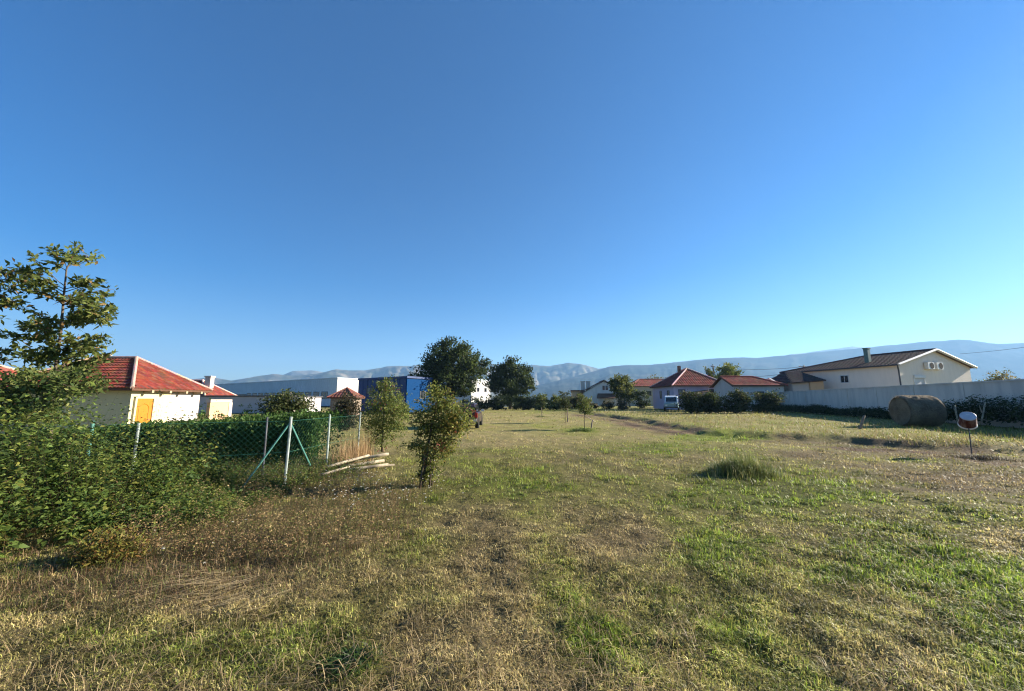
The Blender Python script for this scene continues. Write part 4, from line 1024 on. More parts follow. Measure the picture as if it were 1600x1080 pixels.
# lower, denser neighbour and the edge tree
trunk = [at(40, 760, 6.6), at(45, 690, 6.6), at(60, 640, 6.6), at(70, 600, 6.6)]
spec = [(150, 595, .9), (165, 605, .85), (120, 590, .95), (80, 585, 1.0), (40, 585, .95), (10, 590, .9), (-30, 600, .85), (100, 620, .8), (60, 610, .9), (20, 620, .8), (0, 650, .6), (90, 650, .6), (50, 660, .5), (-40, 640, .6), (150, 575, 1), (130, 610, .8), (70, 640, .7), (30, 640, .7), (110, 600, .9), (0, 600, .9), (20, 670, .4)]
twiggy('broad_shrub', 'broad leafy shrub crowding below the tall young tree', (trunk[0][0], 6.6, -.1), tips_at(6.6, spec, .7), trunk, .085, 40, [(0.085, 0.115, 0.028), (0.13, 0.16, 0.04), (0.20, 0.21, 0.06), (0.05, 0.08, 0.02)], [4, 4, 3, 2], cat='shrub', r0=.04, sub=5, fill=[(35, 620, 52, 22), (110, 603, 42, 16), (15, 655, 50, 24), (70, 645, 36, 24), (145, 598, 20, 12), (-40, 640, 50, 30), (60, 590, 40, 14)], nfill=250)
trunk = [at(-70, 740, 7.2), at(-62, 600, 7.2), at(-50, 520, 7.2), at(-30, 450, 7.2)]
spec = [(10, 422, 1), (20, 452, .95), (0, 440, .98), (-40, 410, 1), (-60, 450, .9), (15, 470, .9), (25, 470, .85), (-90, 480, .8), (-20, 520, .7), (35, 470, .8), (5, 495, .7), (18, 545, .5), (10, 560, .45), (-30, 560, .4), (0, 520, .6), (-100, 540, .5)]
twiggy('young_tree', 'second young tree reaching in beside the tallest one, partly out of view', (trunk[0][0], 7.2, -.1), tips_at(7.2, spec), trunk, .12, 30, TL, [4, 4, 2.5, .8], r0=.045)

# fruit shrub in the middle of the mown strip
Yb = 7.7
trunk = [at(663, 752, Yb), at(668, 700, Yb), at(676, 660, Yb), at(684, 625, Yb)]
spec = [(683, 603, 1), (668, 612, .95), (700, 610, .95), (712, 625, .9), (722, 632, .85), (735, 648, .7), (742, 660, .65), (730, 672, .6), (720, 690, .5), (708, 705, .4), (650, 625, .85), (645, 645, .75), (640, 660, .65), (648, 680, .55), (642, 700, .45), (655, 715, .3), (690, 640, .85), (700, 660, .75), (690, 690, .5), (675, 640, .85), (660, 665, .65), (685, 715, .3), (672, 730, .2), (655, 738, .15), (622, 697, .4), (668, 700, .4), (740, 655, .7), (665, 735, .12), (695, 675, .6), (718, 655, .8), (680, 745, .1)]
h = twiggy('fruit_shrub', 'bushy young fruit tree alone in the grass, yellowing on its sunny side', (trunk[0][0], Yb, 0), tips_at(Yb, spec, .38), trunk, .062, 60, [(0.085, 0.11, 0.026), (0.135, 0.16, 0.034), (0.23, 0.23, 0.05), (0.27, 0.20, 0.05), (0.22, 0.07, 0.04)], [3, 3.5, 3.2, 1.4, .15], r0=.035, sub=6, spread=.09, fill=[(683, 628, 24, 24), (703, 645, 26, 26), (668, 652, 24, 28), (712, 668, 20, 22), (690, 672, 28, 28), (664, 690, 20, 28), (690, 700, 22, 22), (666, 722, 13, 22), (664, 738, 14, 16), (676, 742, 14, 12), (655, 745, 10, 10), (722, 650, 18, 16), (683, 612, 14, 12)], nfill=430)
for k in range(6):
    b = MB(); a = (random.uniform(-.12, .16), random.uniform(-.1, .1), -.03)
    b.tube(bent(a, (a[0] + random.uniform(-.05, .1), a[1], .62), 4, .04), [.022, .018, .016, .012], 6); b.build('stem', M['bark'], h, smooth=True)
# shrub at the fence end
Yb = 11.2
trunk = [at(597, 706, Yb), at(598, 670, Yb), at(600, 635, Yb), at(600, 610, Yb)]
spec = [(604, 592, 1), (590, 598, 1), (615, 602, .95), (625, 620, .85), (636, 640, .7), (640, 655, .6), (630, 672, .5), (618, 688, .35), (580, 612, .9), (572, 630, .8), (566, 650, .65), (570, 672, .5), (578, 690, .3), (600, 650, .7), (590, 640, .8), (610, 630, .85), (595, 675, .45), (607, 665, .5), (585, 660, .6), (622, 650, .65), (612, 600, 1), (600, 618, .95), (575, 645, .7)]
twiggy('fruit_shrub', 'leafy young fruit tree with reddish tips at the end of the fence', (trunk[0][0], Yb, 0), tips_at(Yb, spec, .5), trunk, .07, 55, [(0.10, 0.13, 0.028), (0.15, 0.185, 0.04), (0.23, 0.24, 0.06), (0.22, 0.08, 0.045)], [3, 4, 3, .4], r0=.03, sub=5, fill=[(602, 615, 20, 20), (585, 640, 20, 26), (615, 640, 20, 26), (600, 665, 26, 24), (622, 662, 16, 16), (580, 668, 14, 18), (603, 600, 12, 12), (632, 645, 12, 14), (596, 688, 14, 12)], nfill=320)

def sapling(label, px, base_py, top_py, half_px, pal, w, n_tip, stake=None, stake_lab=None, crown0=.42, group='slender saplings planted in the grass'):
    x, Y = on_ground(px, base_py); bz = float(ground_z(np.array([x]), np.array([Y]))[0]); top = at(px, top_py, Y)
    tr = [(x, Y, bz - .05), (x + .03, Y, bz + (top[2] - bz) * .35), (x - .02, Y, bz + (top[2] - bz) * .7), top]
    hw = half_px / F * Y; tp = []
    for k in range(n_tip):
        f = random.uniform(crown0, .98); a = random.uniform(0, 6.28); e = hw * random.uniform(.5, 1.0) * (1.1 - .5 * abs(f - .65) / .35)
        z = bz + (top[2] - bz) * min(1.0, f + random.uniform(.0, .14)); tp.append(((x + math.cos(a) * e, Y + math.sin(a) * e, z), f * .95))
    h = twiggy('sapling', label, (x, Y, bz), tp, tr, .13, 30, pal, w, r0=.022, sub=5, spread=.1, group=group, fill=[(px, top_py + (base_py - top_py) * .34, half_px * .75, (base_py - top_py) * .24), (px + half_px * .3, top_py + (base_py - top_py) * .45, half_px * .6, (base_py - top_py) * .14)], nfill=44)
    return h, x, Y, bz
sapling('dark leafed slender sapling tied beside a thick brown stake', 883, 661, 613, 11, [(0.045, 0.06, 0.02), (0.07, 0.08, 0.03)], [2, 2], 16)
sapling('light green slender sapling with a leafy tuft at its foot', 913, 671, 617, 15, [(0.09, 0.115, 0.03), (0.13, 0.15, 0.04)], [2, 2], 18)
sapling('tiny dark sapling beyond the two taller ones', 848, 645, 626, 5, [(0.045, 0.06, 0.02), (0.06, 0.075, 0.025)], [2, 2], 9)
def stick(name, label, cat, p0, p1, r, m='pole', group=None):
    h = thing(name, label, cat, p0, 0, group); b = MB(); d = Vector(p1) - Vector(p0)
    b.tube([tuple(d * k / 3 + Vector((random.gauss(0, r * .15), random.gauss(0, r * .15), 0))) for k in range(-1 if d.z > .25 else 0, 4)], [r] * (2 if d.z > .25 else 1) + [r, r * .95, r * .85], 7); b.build('shaft', M[m], h, smooth=True); return h
x, Y = on_ground(887, 660); stick('wooden_stake', 'thick brown stake supporting the dark leafed sapling', 'stake', (x, Y, 0), at(886, 634, Y), .05, group='stakes by the saplings')
x, Y = on_ground(924, 669); stick('wooden_stake', 'short upright stake by the light green sapling', 'stake', (x, Y, 0), at(926, 656, Y), .045, group='stakes by the saplings')
x, Y = on_ground(919, 669); stick('leaning_stick', 'thin stick propped aslant between light green sapling and its stake', 'stick', at(926, 657, Y + .1), at(913, 649, Y), .022, 'palepole')
x, Y = on_ground(847, 650, .0); stick('wooden_stake', 'little stake beside the tiny dark sapling', 'stake', (x, Y, 0), at(846, 637, Y), .04, group='stakes by the saplings')

# tufts
def tuft(label, px, base_py, half_px, top_py, n, pal, w, name='grass_tuft', group=None, lean=.7):
    x, Y = on_ground(px, base_py); bz = float(ground_z(np.array([x]), np.array([Y]))[0]); Hh = at(px, top_py, Y)[2] - bz; R = half_px / F * Y
    q2 = np.stack([x + rng.normal(size=n) * R * .33, Y + rng.normal(size=n) * R * .25], 1); c = pick_cols(n, pal, w)
    r = np.hypot(q2[:, 0] - x, q2[:, 1] - Y) / R
    V, T, C = blades(n, q2, Hh * rng.uniform(.35, 1.1, n) * (1.1 - .5 * r), np.full(n, .009), np.clip(rng.normal(lean, .3, n), .05, 1.2), c)
    h = thing(name, label, 'grass tuft', (x, Y, bz), 0, group); V = V - np.array((x, Y, bz)); fast_mesh('blade_clump', V, T, C, M['blade'], h); return h
tuft('large green clump of long grass standing out of the mown turf', 1162, 743, 60, 700, 5200, [(0.12, 0.16, 0.035), (0.20, 0.22, 0.06), (0.34, 0.31, 0.13), (0.08, 0.11, 0.02)], [3, 4, 2, 2.4], lean=.6)
tuft('dark green leafy tuft at the foot of the light green sapling', 908, 674, 26, 662, 700, [(0.06, 0.10, 0.02), (0.10, 0.14, 0.03)], [2, 2], lean=.9)
tuft('dark dry tuft around the stake carrying the bucket', 1535, 716, 50, 702, 1500, [(0.10, 0.075, 0.05), (0.14, 0.10, 0.06), (0.08, 0.08, 0.04)], [3, 2, 2], lean=.8)
tuft('small dark tuft beside the tiny dark sapling', 845, 652, 12, 646, 300, [(0.06, 0.09, 0.02), (0.09, 0.12, 0.03)], [2, 2])
tuft('dark green weed clump in the near grass at the bottom edge', 548, 1042, 50, 1000, 420, [(0.035, 0.07, 0.018), (0.05, 0.09, 0.02), (0.16, 0.15, 0.10)], [3, 3, .6], lean=.95)

# dry reeds behind the fence
n = 620
rx_ = rng.uniform(-4.2, -3.8, n); ry_ = rng.uniform(9.0, 10.8, n); P2 = np.stack([rx_, ry_], 1)
V, T, C = blades(n, P2, rng.uniform(.30, 1.15, n) * (.7 + .4 * fbm(rx_ * 4, ry_ * 3, 2)), rng.uniform(.006, .014, n), np.clip(rng.normal(.16, .16, n), 0, .7), pick_cols(n, [(0.46, 0.32, 0.17), (0.36, 0.23, 0.11), (0.26, 0.17, 0.09)], [3, 3, 2]))
h = thing('dry_reeds', 'stand of tall tan dry reeds behind the end of the wire fence', 'reeds', (-4.0, 9.9, 0)); fast_mesh('stalk_clump', V - np.array((-4.0, 9.9, 0)), T, C, M['blade'], h)

# yellowing bush at the edge of the undergrowth
c = on_ground(165, 880)
n = 2600; d = rdirs(n); d[:, 2] = np.abs(d[:, 2]); P = d * rng.uniform(.3, 1, (n, 1)) * np.array((.42, .25, .36)); Dd = rdirs(n, .5); L = rng.uniform(.03, .06, n)
h = thing('yellowing_bush', 'low yellow green bush turning orange at the foot of the undergrowth', 'bush', (c[0], c[1], 0))
V, T, C = leaves(P, Dd, L, L * .35, pick_cols(n, [(0.14, 0.15, 0.03), (0.20, 0.16, 0.035), (0.24, 0.13, 0.04)], [3, 3, 2]), .2); fast_mesh('foliage', V, T, C, M['leaf'], h)
wood_mesh('stem', 'bark', h, [(bent((0, 0, -.05), (random.uniform(-.3, .3), random.uniform(-.15, .15), .28), 4, .05), .006, .003) for k in range(10)])

# ------------------------------------------------------------------ wire fence
FZ = 1.31
run_left = [(-4.4, 7.6), (-6.34, 6.54), (-6.83, 6.27), (-9.4, 4.85)]
run_back = [(-4.4, 7.6), (-4.32, 9.1), (-4.22, 10.6)]
h = thing('wire_fence', 'green chain link fence with pale steel posts around the hedge corner', 'fence', (-4.4, 7.6, 0))
fx, fy_ = -4.4, 7.6
def fpost(x, y, r, m, top=FZ, lean=(0, 0)):
    b = MB(); z0 = -.4; b.tube([(x - fx, y - fy_, z0), (x - fx + lean[0], y - fy_ + lean[1], top)], r, 8)
    b.tube([(x - fx + lean[0], y - fy_ + lean[1], top), (x - fx + lean[0], y - fy_ + lean[1], top + .012)], [r * 1.15, r * .8], 8); return b.build('post', M[m], h, smooth=False)
fpost(-4.4, 7.6, .026, 'postpale', 1.32, (.03, 0)); fpost(-4.32, 9.1, .024, 'postpale'); fpost(-4.22, 10.6, .022, 'postpale', 1.32, (.03, 0))
fpost(-6.34, 6.54, .022, 'postpale', 1.26); fpost(-6.83, 6.27, .024, 'postgreen'); fpost(-9.4, 4.85, .024, 'postgreen')
b = MB(); b.tube([(0.02, 0, 1.22), (-.55, -.42, .02)], .017, 6); b.build('brace', M['postgreen'], h)
b = MB(); b.tube([(0.02, 0, 1.22), (.09, .75, .28)], .017, 6); b.build('brace', M['postgreen'], h)
def mesh_panel(a, c_, cell=.10):
    a, c_ = Vector((a[0] - fx, a[1] - fy_, 0)), Vector((c_[0] - fx, c_[1] - fy_, 0)); L = (c_ - a).length; u = (c_ - a) / L; z0, z1 = .05, FZ - .06; Hh = z1 - z0
    b = MB(); out = u.cross(Vector((0, 0, 1)))
    s = -Hh
    while s < L:
        for sg in (0, 1):
            s0, s1 = s, s + Hh; t0, t1 = max(0, s0), min(L, s1)
            if t1 - t0 < .01: continue
            f0, f1 = (t0 - s0) / Hh, (t1 - s0) / Hh
            if sg: f0, f1 = 1 - f0, 1 - f1
            b.tube([a + u * t0 + Vector((0, 0, z0 + Hh * f0)) + out * .003 * (1 if sg else -1), a + u * t1 + Vector((0, 0, z0 + Hh * f1)) + out * .003 * (1 if sg else -1)], .0013, 3, False)
        s += cell
    for z in (z0, (z0 + z1) / 2, z1): b.tube([a + Vector((0, 0, z)), c_ + Vector((0, 0, z))], .003, 4, False)
    return b.build('mesh_panel', M['wire'], h)
for a, c_ in list(zip(run_left[:-1], run_left[1:])) + list(zip(run_back[:-1], run_back[1:])): mesh_panel(a, c_)
q = at(418, 652, 8.6); stick('fence_post', 'dark green post standing alone before the hedge', 'post', (q[0], q[1], -.1), q, .024, 'gutter')

# ------------------------------------------------------------------ pile of pale poles and brush
PG = 'peeled poles piled by the fence end'
pl = [((536, 738), (604, 716), .05, .16, 'pale pole lying uppermost on the pile by the fence end'), ((530, 742), (600, 722), .05, .08, 'pale pole in the middle of the pile by the fence end'), ((545, 737), (606, 721), .045, .22, 'pale pole with its end highest on the pile'), ((510, 748), (575, 722), .04, .20, 'short pale pole leaning at the near end of the pile'), ((540, 745), (606, 727), .045, .05, 'pale pole lowest towards the camera on the pile'), ((500, 756), (545, 735), .03, .1, 'thin grey pole poking from the pile towards the fence')]
for (a, c_, r, z, lab) in pl:
    x0, y0 = on_ground(*a); x1, y1 = on_ground(c_[0], c_[1] + 14); stick('peeled_pole', lab, 'pole', (x0, y0, z * .7 + .10), (x1, y1, z + .16), r * .8, 'palepole', PG)
x0, y0 = on_ground(605, 733); stick('peeled_pole', 'single pale pole lying apart on the grass beside the pile', 'pole', (x0 - .4, y0 - .05, .06), (x0 + .15, y0 + .1, .08), .028, 'palepole', PG)
x0, y0 = on_ground(548, 764); n = 420
P = np.stack([x0 + rng.normal(size=n) * .30, y0 + .2 + rng.normal(size=n) * .22, rng.uniform(.0, .30, n)], 1); P[:, 2] *= np.exp(-((P[:, 0] - x0) / .45) ** 2)
D = rdirs(n); D[:, 2] *= .35; LL = rng.uniform(.12, .45, n)[:, None]; sd_ = np.cross(D, np.array((0, 0, 1.))); sd_ = unit(sd_) * .004
h = thing('brush_pile', 'heap of dark dead twigs under the peeled poles', 'brush pile', (x0, y0, 0))
V = np.stack([P - sd_, P + sd_, P + D * LL], 1).reshape(-1, 3) - np.array((x0, y0, 0)); fast_mesh('dead_twigs', V, np.arange(n)[:, None] * 3 + np.array([0, 1, 2]), np.repeat(pick_cols(n, [(0.10, 0.07, 0.05), (0.16, 0.11, 0.08), (0.28, 0.2, 0.14)], [3, 2, 1]), 3, 0), M['blade'], h)

# ------------------------------------------------------------------ hay bale
m, t, p = new_mat('hay'); M['hay'] = m
tc = t.nodes.new('ShaderNodeTexCoord'); mp = t.nodes.new('ShaderNodeMapping'); mp.inputs['Scale'].default_value = (3, 60, 60); t.links.new(tc.outputs['Object'], mp.inputs[0])
n1 = t.nodes.new('ShaderNodeTexNoise'); n1.inputs['Scale'].default_value = 1.0; n1.inputs['Detail'].default_value = 8; t.links.new(mp.outputs[0], n1.inputs['Vector'])
n2 = t.nodes.new('ShaderNodeTexNoise'); n2.inputs['Scale'].default_value = 2.2; n2.inputs['Detail'].default_value = 6; t.links.new(tc.outputs['Object'], n2.inputs['Vector'])
mm = t.nodes.new('ShaderNodeMath'); mm.operation = 'ADD'; t.links.new(n1.outputs[0], mm.inputs[0]); t.links.new(n2.outputs[0], mm.inputs[1])
rp = t.nodes.new('ShaderNodeValToRGB'); rp.color_ramp.elements[0].position = .75; rp.color_ramp.elements[0].color = (0.09, 0.065, 0.04, 1); rp.color_ramp.elements[1].position = 1.25; rp.color_ramp.elements[1].color = (0.24, 0.19, 0.125, 1)
mr = t.nodes.new('ShaderNodeMapRange'); mr.inputs['From Max'].default_value = 2.0; t.links.new(mm.outputs[0], mr.inputs[0])
rp.color_ramp.elements[0].position = .36; rp.color_ramp.elements[1].position = .64; t.links.new(mr.outputs[0], rp.inputs[0]); t.links.new(rp.outputs[0], p.inputs['Base Color']); p.inputs['Roughness'].default_value = 1
bb = t.nodes.new('ShaderNodeBump'); bb.inputs['Strength'].default_value = .9; bb.inputs['Distance'].default_value = .05; t.links.new(mm.outputs[0], bb.inputs['Height']); t.links.new(bb.outputs[0], p.inputs['Normal'])
bc = at(1432, 641, 21.2); BR_, BL = .86, .80
gzb = float(ground_z(np.array([bc[0]]), np.array([bc[1]]))[0])
h = thing('hay_bale', 'large round weathered hay bale lying in the rough field before the wall', 'hay bale', (bc[0], bc[1], gzb), math.radians(-12))
nn, ns = 56, 22; V = []; fs = []
for i in range(ns + 1):
    s = i / ns; e = abs(s * 2 - 1); rad = BR_ * (1 - .10 * max(0, (e - .8) / .2) ** 2)
    for k in range(nn):
        a = 2 * math.pi * k / nn; rr_ = rad * (1 + .015 * random.gauss(0, 1) + .012 * math.sin(s * 60)); V.append(((s - .5) * 2 * BL, rr_ * math.cos(a), BR_ * .95 + rr_ * math.sin(a) * (1 if math.sin(a) > 0 else .96)))
for i in range(ns):
    for k in range(nn): fs.append((i * nn + k, i * nn + (k + 1) % nn, (i + 1) * nn + (k + 1) % nn, (i + 1) * nn + k))
for side, i in ((-1, 0), (1, ns)):
    prev = [i * nn + k for k in range(nn)]
    for ring in (.85, .65, .45, .25, .08):
        st_ = len(V)
        for k in range(nn):
            a = 2 * math.pi * k / nn; rr_ = BR_ * .9 * ring; V.append((side * (BL + .015 * random.gauss(0, 1) + .05 * (1 - ring)), rr_ * math.cos(a), BR_ * .95 + rr_ * math.sin(a)))
        cur_ = [st_ + k for k in range(nn)]
        for k in range(nn):
            f = (prev[k], prev[(k + 1) % nn], cur_[(k + 1) % nn], cur_[k]); fs.append(f if side < 0 else f[::-1])
        prev = cur_
    fs.append(tuple(prev))
b = MB(); b.add(V, fs); b.build('bale_body', M['hay'], h, smooth=True)
n = 3000; s = rng.uniform(-BL, BL, n); a = rng.uniform(-.3, 3.5, n)
P = np.stack([s, BR_ * np.cos(a), BR_ * .95 + BR_ * np.sin(a)], 1); D = np.stack([rng.normal(size=n) * .5, -np.sin(a), np.cos(a)], 1) + np.stack([np.zeros(n), np.cos(a), np.sin(a)], 1) * .35; LL = rng.uniform(.04, .12, n)[:, None]; sd_ = np.tile((.004, 0, 0), (n, 1))
fast_mesh('loose_straw', np.stack([P - sd_, P + sd_, P + unit(D) * LL], 1).reshape(-1, 3), np.arange(n)[:, None] * 3 + np.array([0, 1, 2]), np.repeat(pick_cols(n, [(0.30, 0.25, 0.16), (0.2, 0.16, 0.1)], [1, 1]), 3, 0), M['blade'], h)
# broken stump, and dark blades put in as the shadow cast left of the bale
q = at(1345, 666, 19.5); stick('broken_post', 'short broken brown post leaning beside the hay bale', 'post', (q[0], q[1], .35), (q[0] + .25, q[1], .35 + .55), .06)
tuft('dark blades standing in for the cast shadow at the end of the hay bale', 1365, 672, 34, 664, 700, [(0.12, 0.09, 0.055), (0.2, 0.15, 0.09)], [2, 1], lean=1.0)
for px_, py0, py1, dx, lab in ((1494, 645, 633, -.12, 'thin pale stalk at the hedge left of the bucket'), (1534, 645, 628, .28, 'forked pale stalk at the hedge right of the bucket')):
    q = at(px_, py0, 19.8); h_ = stick('pale_stalk', lab, 'stalk', (q[0], q[1], q[2] - .2), at(px_ + dx * 20, py1, 19.8), .035, 'palepole', 'pale dead stalks')
    b = MB(); d = Vector(at(px_ - 4, py1 + 5, 19.8)) - Vector((q[0], q[1], q[2] - .2)); b.tube([(0, 0, .2), tuple(d)], [.03, .012], 5); b.build('side_stalk', M['palepole'], h_)

# ------------------------------------------------------------------ bucket on a stake
x, Y = at(1517, 704, 11.6)[:2]; zb = float(ground_z(np.array([x]), np.array([Y]))[0])
hs_ = stick('iron_stake', 'thin dark stake standing in a dry tuft and carrying the bucket', 'stake', (x, Y, zb), at(1513, 664, Y), .014, 'gutter')
q = at(1512, 657, Y)
h = thing('upturned_bucket', 'upturned maroon bucket with grey base and white rim on a thin stake', 'bucket', q); h.rotation_euler = (math.radians(48), 0, math.radians(-42)); h.scale = (.88, .88, 1.18)
RB_ = .215
b = MB(); b.lathe([(RB_ * .88, .17), (RB_ * .98, -.16), (RB_ * .94, -.16), (RB_ * .82, .15)], 32); b.build('side', M['maroon'], h, smooth=True)
b = MB(); b.lathe([(.001, .18), (RB_ * .84, .18), (RB_ * .885, .173), (RB_ * .885, .155), (.001, .155)], 32); b.build('base', M['greytop'], h)
b = MB(); b.lathe([(RB_ * .97, -.13), (RB_ * 1.03, -.145), (RB_ * 1.05, -.17), (RB_ * .96, -.18), (RB_ * .94, -.14), (RB_ * .97, -.13)], 32); b.build('rim', M['whiteplastic'], h, smooth=True)
b = MB(); b.tube([(RB_ * 1.04 * math.cos(a), RB_ * 1.04 * math.sin(a) * .3 - .02, -.12 + .30 * math.sin(a)) for a in [math.pi * k / 14 for k in range(15)]], .008, 6); b.build('handle', M['whiteplastic'], h)

# ------------------------------------------------------------------ the parked car (seen from behind)
h = thing('parked_car', 'dark sport utility car parked on the grass with its rear towards us', 'car', (-2.9, 22.5, 0), 0)
def loft(sections, name, m, parent, smooth=False):
    b = MB(); n = len(sections[0]); vs = [q for s in sections for q in s]; fs = []
    for i in range(len(sections) - 1):
        for k in range(n): fs.append((i * n + k, i * n + (k + 1) % n, (i + 1) * n + (k + 1) % n, (i + 1) * n + k))
    fs.append(tuple(range(n - 1, -1, -1))); fs.append(tuple(len(vs) - n + k for k in range(n))); b.add(vs, fs)
    o = b.build(name, M[m], parent, smooth)
    return o
def sec(y, hw, z0, z1, c=.08): return [(-hw + c, y, z0), (hw - c, y, z0), (hw, y, z0 + c), (hw, y, z1 - c), (hw - c, y, z1), (-hw + c, y, z1), (-hw, y, z1 - c), (-hw, y, z0 + c)]
loft([sec(0, .80, .36, .90), sec(.10, .87, .30, .95), sec(.6, .89, .28, .96), sec(2.9, .89, .28, .95), sec(3.7, .86, .30, .88), sec(4.05, .78, .36, .76)], 'body', 'carpaint', h)
loft([sec(.12, .74, .93, 1.30, .05), sec(.35, .70, .93, 1.47, .07), sec(1.9, .70, .93, 1.50, .07), sec(2.35, .68, .93, 1.44, .06), sec(3.05, .76, .93, .97, .01)], 'cabin', 'carpaint', h)
b = MB(); b.poly_prism([(-.60, .075, 1.0), (.60, .075, 1.0), (.56, .225, 1.36), (-.56, .225, 1.36)], (0, .04, .0)); b.build('rear_window', M['glass'], h)
for s in (-1, 1):
    b = MB(); b.poly_prism([(s * .765, .5, 1.0), (s * .775, 1.45, 1.0), (s * .715, 1.45, 1.38), (s * .715, .62, 1.36)], (-s * .03, 0, 0)); b.build('side_window', M['glass'], h)
    b = MB(); b.poly_prism([(s * .775, 1.55, 1.0), (s * .775, 2.65, 1.0), (s * .715, 2.3, 1.38), (s * .715, 1.55, 1.38)], (-s * .03, 0, 0)); b.build('side_window', M['glass'], h)
    b = MB(); b.box(s * .80 - .08, s * .80 + .08, -.02, .06, .66, .95); b.build('tail_light', M['redlamp'], h)
    b = MB(); b.box(s * .98 - .10, s * .98 + .10, 2.45, 2.55, .95, 1.10); b.build('mirror', M['chrome'], h)
    for yy in (.75, 3.2):
        b = MB(); cxx = s * .80
        pr = [(.20, -.11), (.33, -.11), (.35, -.06), (.35, .06), (.33, .11), (.20, .11)]
        vs = []; fs = []
        for r_, xo in pr:
            for k in range(24): a = 2 * math.pi * k / 24; vs.append((cxx + xo, yy + r_ * math.cos(a), .35 + r_ * math.sin(a)))
        for i in range(len(pr)):
            for k in range(24): j = (i + 1) % len(pr); fs.append((i * 24 + k, i * 24 + (k + 1) % 24, j * 24 + (k + 1) % 24, j * 24 + k))
        b.add(vs, fs); wh = b.build('wheel', M['rubber'], h, smooth=True)
        b = MB(); vs = [(cxx - .08, yy + .21 * math.cos(2 * math.pi * k / 20), .35 + .21 * math.sin(2 * math.pi * k / 20)) for k in range(20)]; b.poly_prism(vs, (.16, 0, 0)); b.build('rim', M['rim'], wh)
b = MB(); b.box(-.84, .84, -.09, .08, .36, .56); b.build('bumper', M['chrome'], h)
b = MB(); b.box(-.26, .26, -.035, -.003, .64, .76); b.build('number_plate', M['whiteplastic'], h)
b = MB(); b.tube([(-.55, .5, 1.54), (-.55, 1.9, 1.56)], .02, 6); b.tube([(.55, .5, 1.54), (.55, 1.9, 1.56)], .02, 6); b.build('roof_rail', M['chrome'], h)

# ------------------------------------------------------------------ van by the lilac house
q = at(1049, 635, 47)
h = thing('parked_van', 'white and pale teal van parked against the lilac house', 'van', (q[0], 47, .35), math.radians(-24))
loft([sec(0, .78, .40, .95, .08), sec(.25, .83, .38, 1.02, .07), sec(.9, .84, .38, 1.06, .07), sec(4.0, .84, .38, 1.06, .07), sec(4.2, .8, .42, 1.0, .07)], 'lower_body', 'vangreen', h)
loft([sec(.45, .76, 1.07, 1.12, .02), sec(.95, .74, 1.07, 1.80, .06), sec(1.4, .76, 1.07, 1.90, .07), sec(4.0, .76, 1.07, 1.90, .07), sec(4.15, .72, 1.07, 1.82, .06)], 'upper_body', 'vanpaint', h)
b = MB(); b.poly_prism([(-.62, .50, 1.14), (.62, .50, 1.14), (.58, .86, 1.68), (-.58, .86, 1.68)], (0, -.04, .01)); b.build('windshield', M['glass'], h)
for s in (-1, 1):
    b = MB(); b.poly_prism([(s * .775, 1.05, 1.15), (s * .775, 1.75, 1.15), (s * .775, 1.75, 1.68), (s * .775, 1.15, 1.68)], (-s * .02, 0, 0)); b.build('side_window', M['glass'], h)
    b = MB(); b.box(s * .58 - .12, s * .58 + .12, -.03, .05, .62, .80); b.build('headlight', M['whiteplastic'], h)
    for yy in (.85, 3.3):
        b = MB(); vs = [(s * .80 - .1, yy + .33 * math.cos(2 * math.pi * k / 20), .33 + .33 * math.sin(2 * math.pi * k / 20)) for k in range(20)]; b.poly_prism(vs, (.2, 0, 0)); wh = b.build('wheel', M['rubber'], h)
        b = MB(); vs = [(s * .80 - .108, yy + .2 * math.cos(2 * math.pi * k / 20), .33 + .2 * math.sin(2 * math.pi * k / 20)) for k in range(20)]; b.poly_prism(vs, (.216, 0, 0)); b.build('rim', M['rim'], wh)
b = MB(); b.box(-.80, .80, -.12, .02, .38, .54); b.build('bumper', M['darkframe'], h)

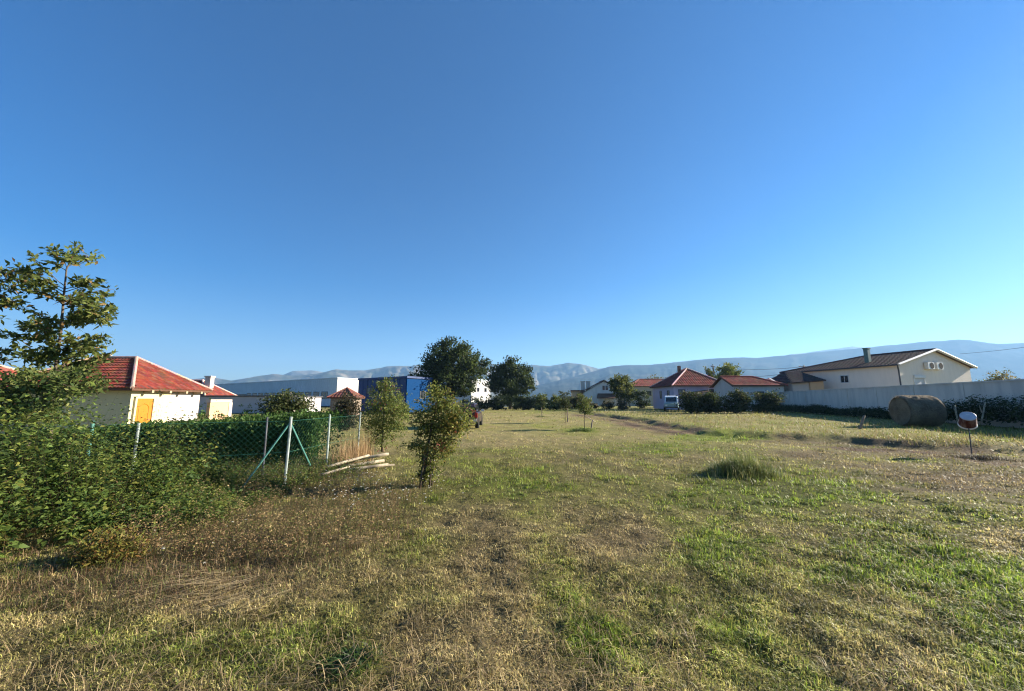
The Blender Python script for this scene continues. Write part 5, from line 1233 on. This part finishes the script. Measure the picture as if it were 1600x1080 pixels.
# ------------------------------------------------------------------ power poles and cables
def power_pole(label, px, top_py, Y, arm):
    q = at(px, top_py, Y); h = thing('power_pole', label, 'pole', (q[0], Y, .3), 0, 'power poles behind the roofs')
    b = MB(); b.tube([(0, 0, -.3), (0, 0, q[2] - .3)], [.16, .11], 8); b.build('shaft', M['pole'], h, smooth=True)
    b = MB(); b.box(-arm, .25, -.06, .06, q[2] - .62, q[2] - .48); b.build('cross_arm', M['pole'], h)
    b = MB()
    for s in (-arm + .1, .1): b.lathe([(.05, 0), (.08, .05), (.05, .10), (.08, .15), (.03, .2)], 8, (s, 0, q[2] - .48))
    b.build('insulator', M['greytop'], h)
    return q
qa = power_pole('power pole with side arm rising behind the dark annex roof', 1256, 571, 66, .9)
qb = power_pole('slim power pole beside the trees behind the lilac house', 1114, 571, 74, .4)
def cable(label, a, c_, sag, r=.025):
    a, c_ = Vector(a), Vector(c_); b = MB(); b.tube([a.lerp(c_, k / 16) - Vector((0, 0, sag * 4 * (k / 16) * (1 - k / 16))) for k in range(17)], r, 4)
    o = b.build('power_cable', M['cable']); return tag(o, label, 'cable', 'overhead cables')
cable('upper overhead cable strung between the two power poles', (qa[0] - .8, qa[1], qa[2] - .3), (qb[0], qb[1], qb[2] - .3), .45)
cable('lower sagging overhead cable between the two power poles', (qa[0], qa[1], qa[2] - .6), (qb[0], qb[1], qb[2] - 1.3), 1.1)
cable('overhead cable running past the bungalow towards the top of the ridge', (qa[0], qa[1], qa[2] - .2), at(1480, 568, 90), .6)
cable('overhead cable climbing across the blue ridge past the bungalow gable', at(1500, 553, 60), at(1720, 524, 40), .25, .02)

# ------------------------------------------------------------------ haze: one even body of air
hm = bpy.data.materials.new('haze_air'); hm.use_nodes = True; t = hm.node_tree
t.nodes.remove(t.nodes['Principled BSDF']); pv = t.nodes.new('ShaderNodeVolumePrincipled')
pv.inputs['Color'].default_value = (0.32, 0.60, 1.0, 1); pv.inputs['Density'].default_value = HAZE_DENSITY; pv.inputs['Anisotropy'].default_value = 0.2
t.links.new(pv.outputs[0], t.nodes['Material Output'].inputs['Volume'])
b = MB(); b.box(-9500, 9500, -7600, 7600, -8, 830); o = b.build('haze', hm); tag(o, 'thin blue haze over the plain', kind='stuff')
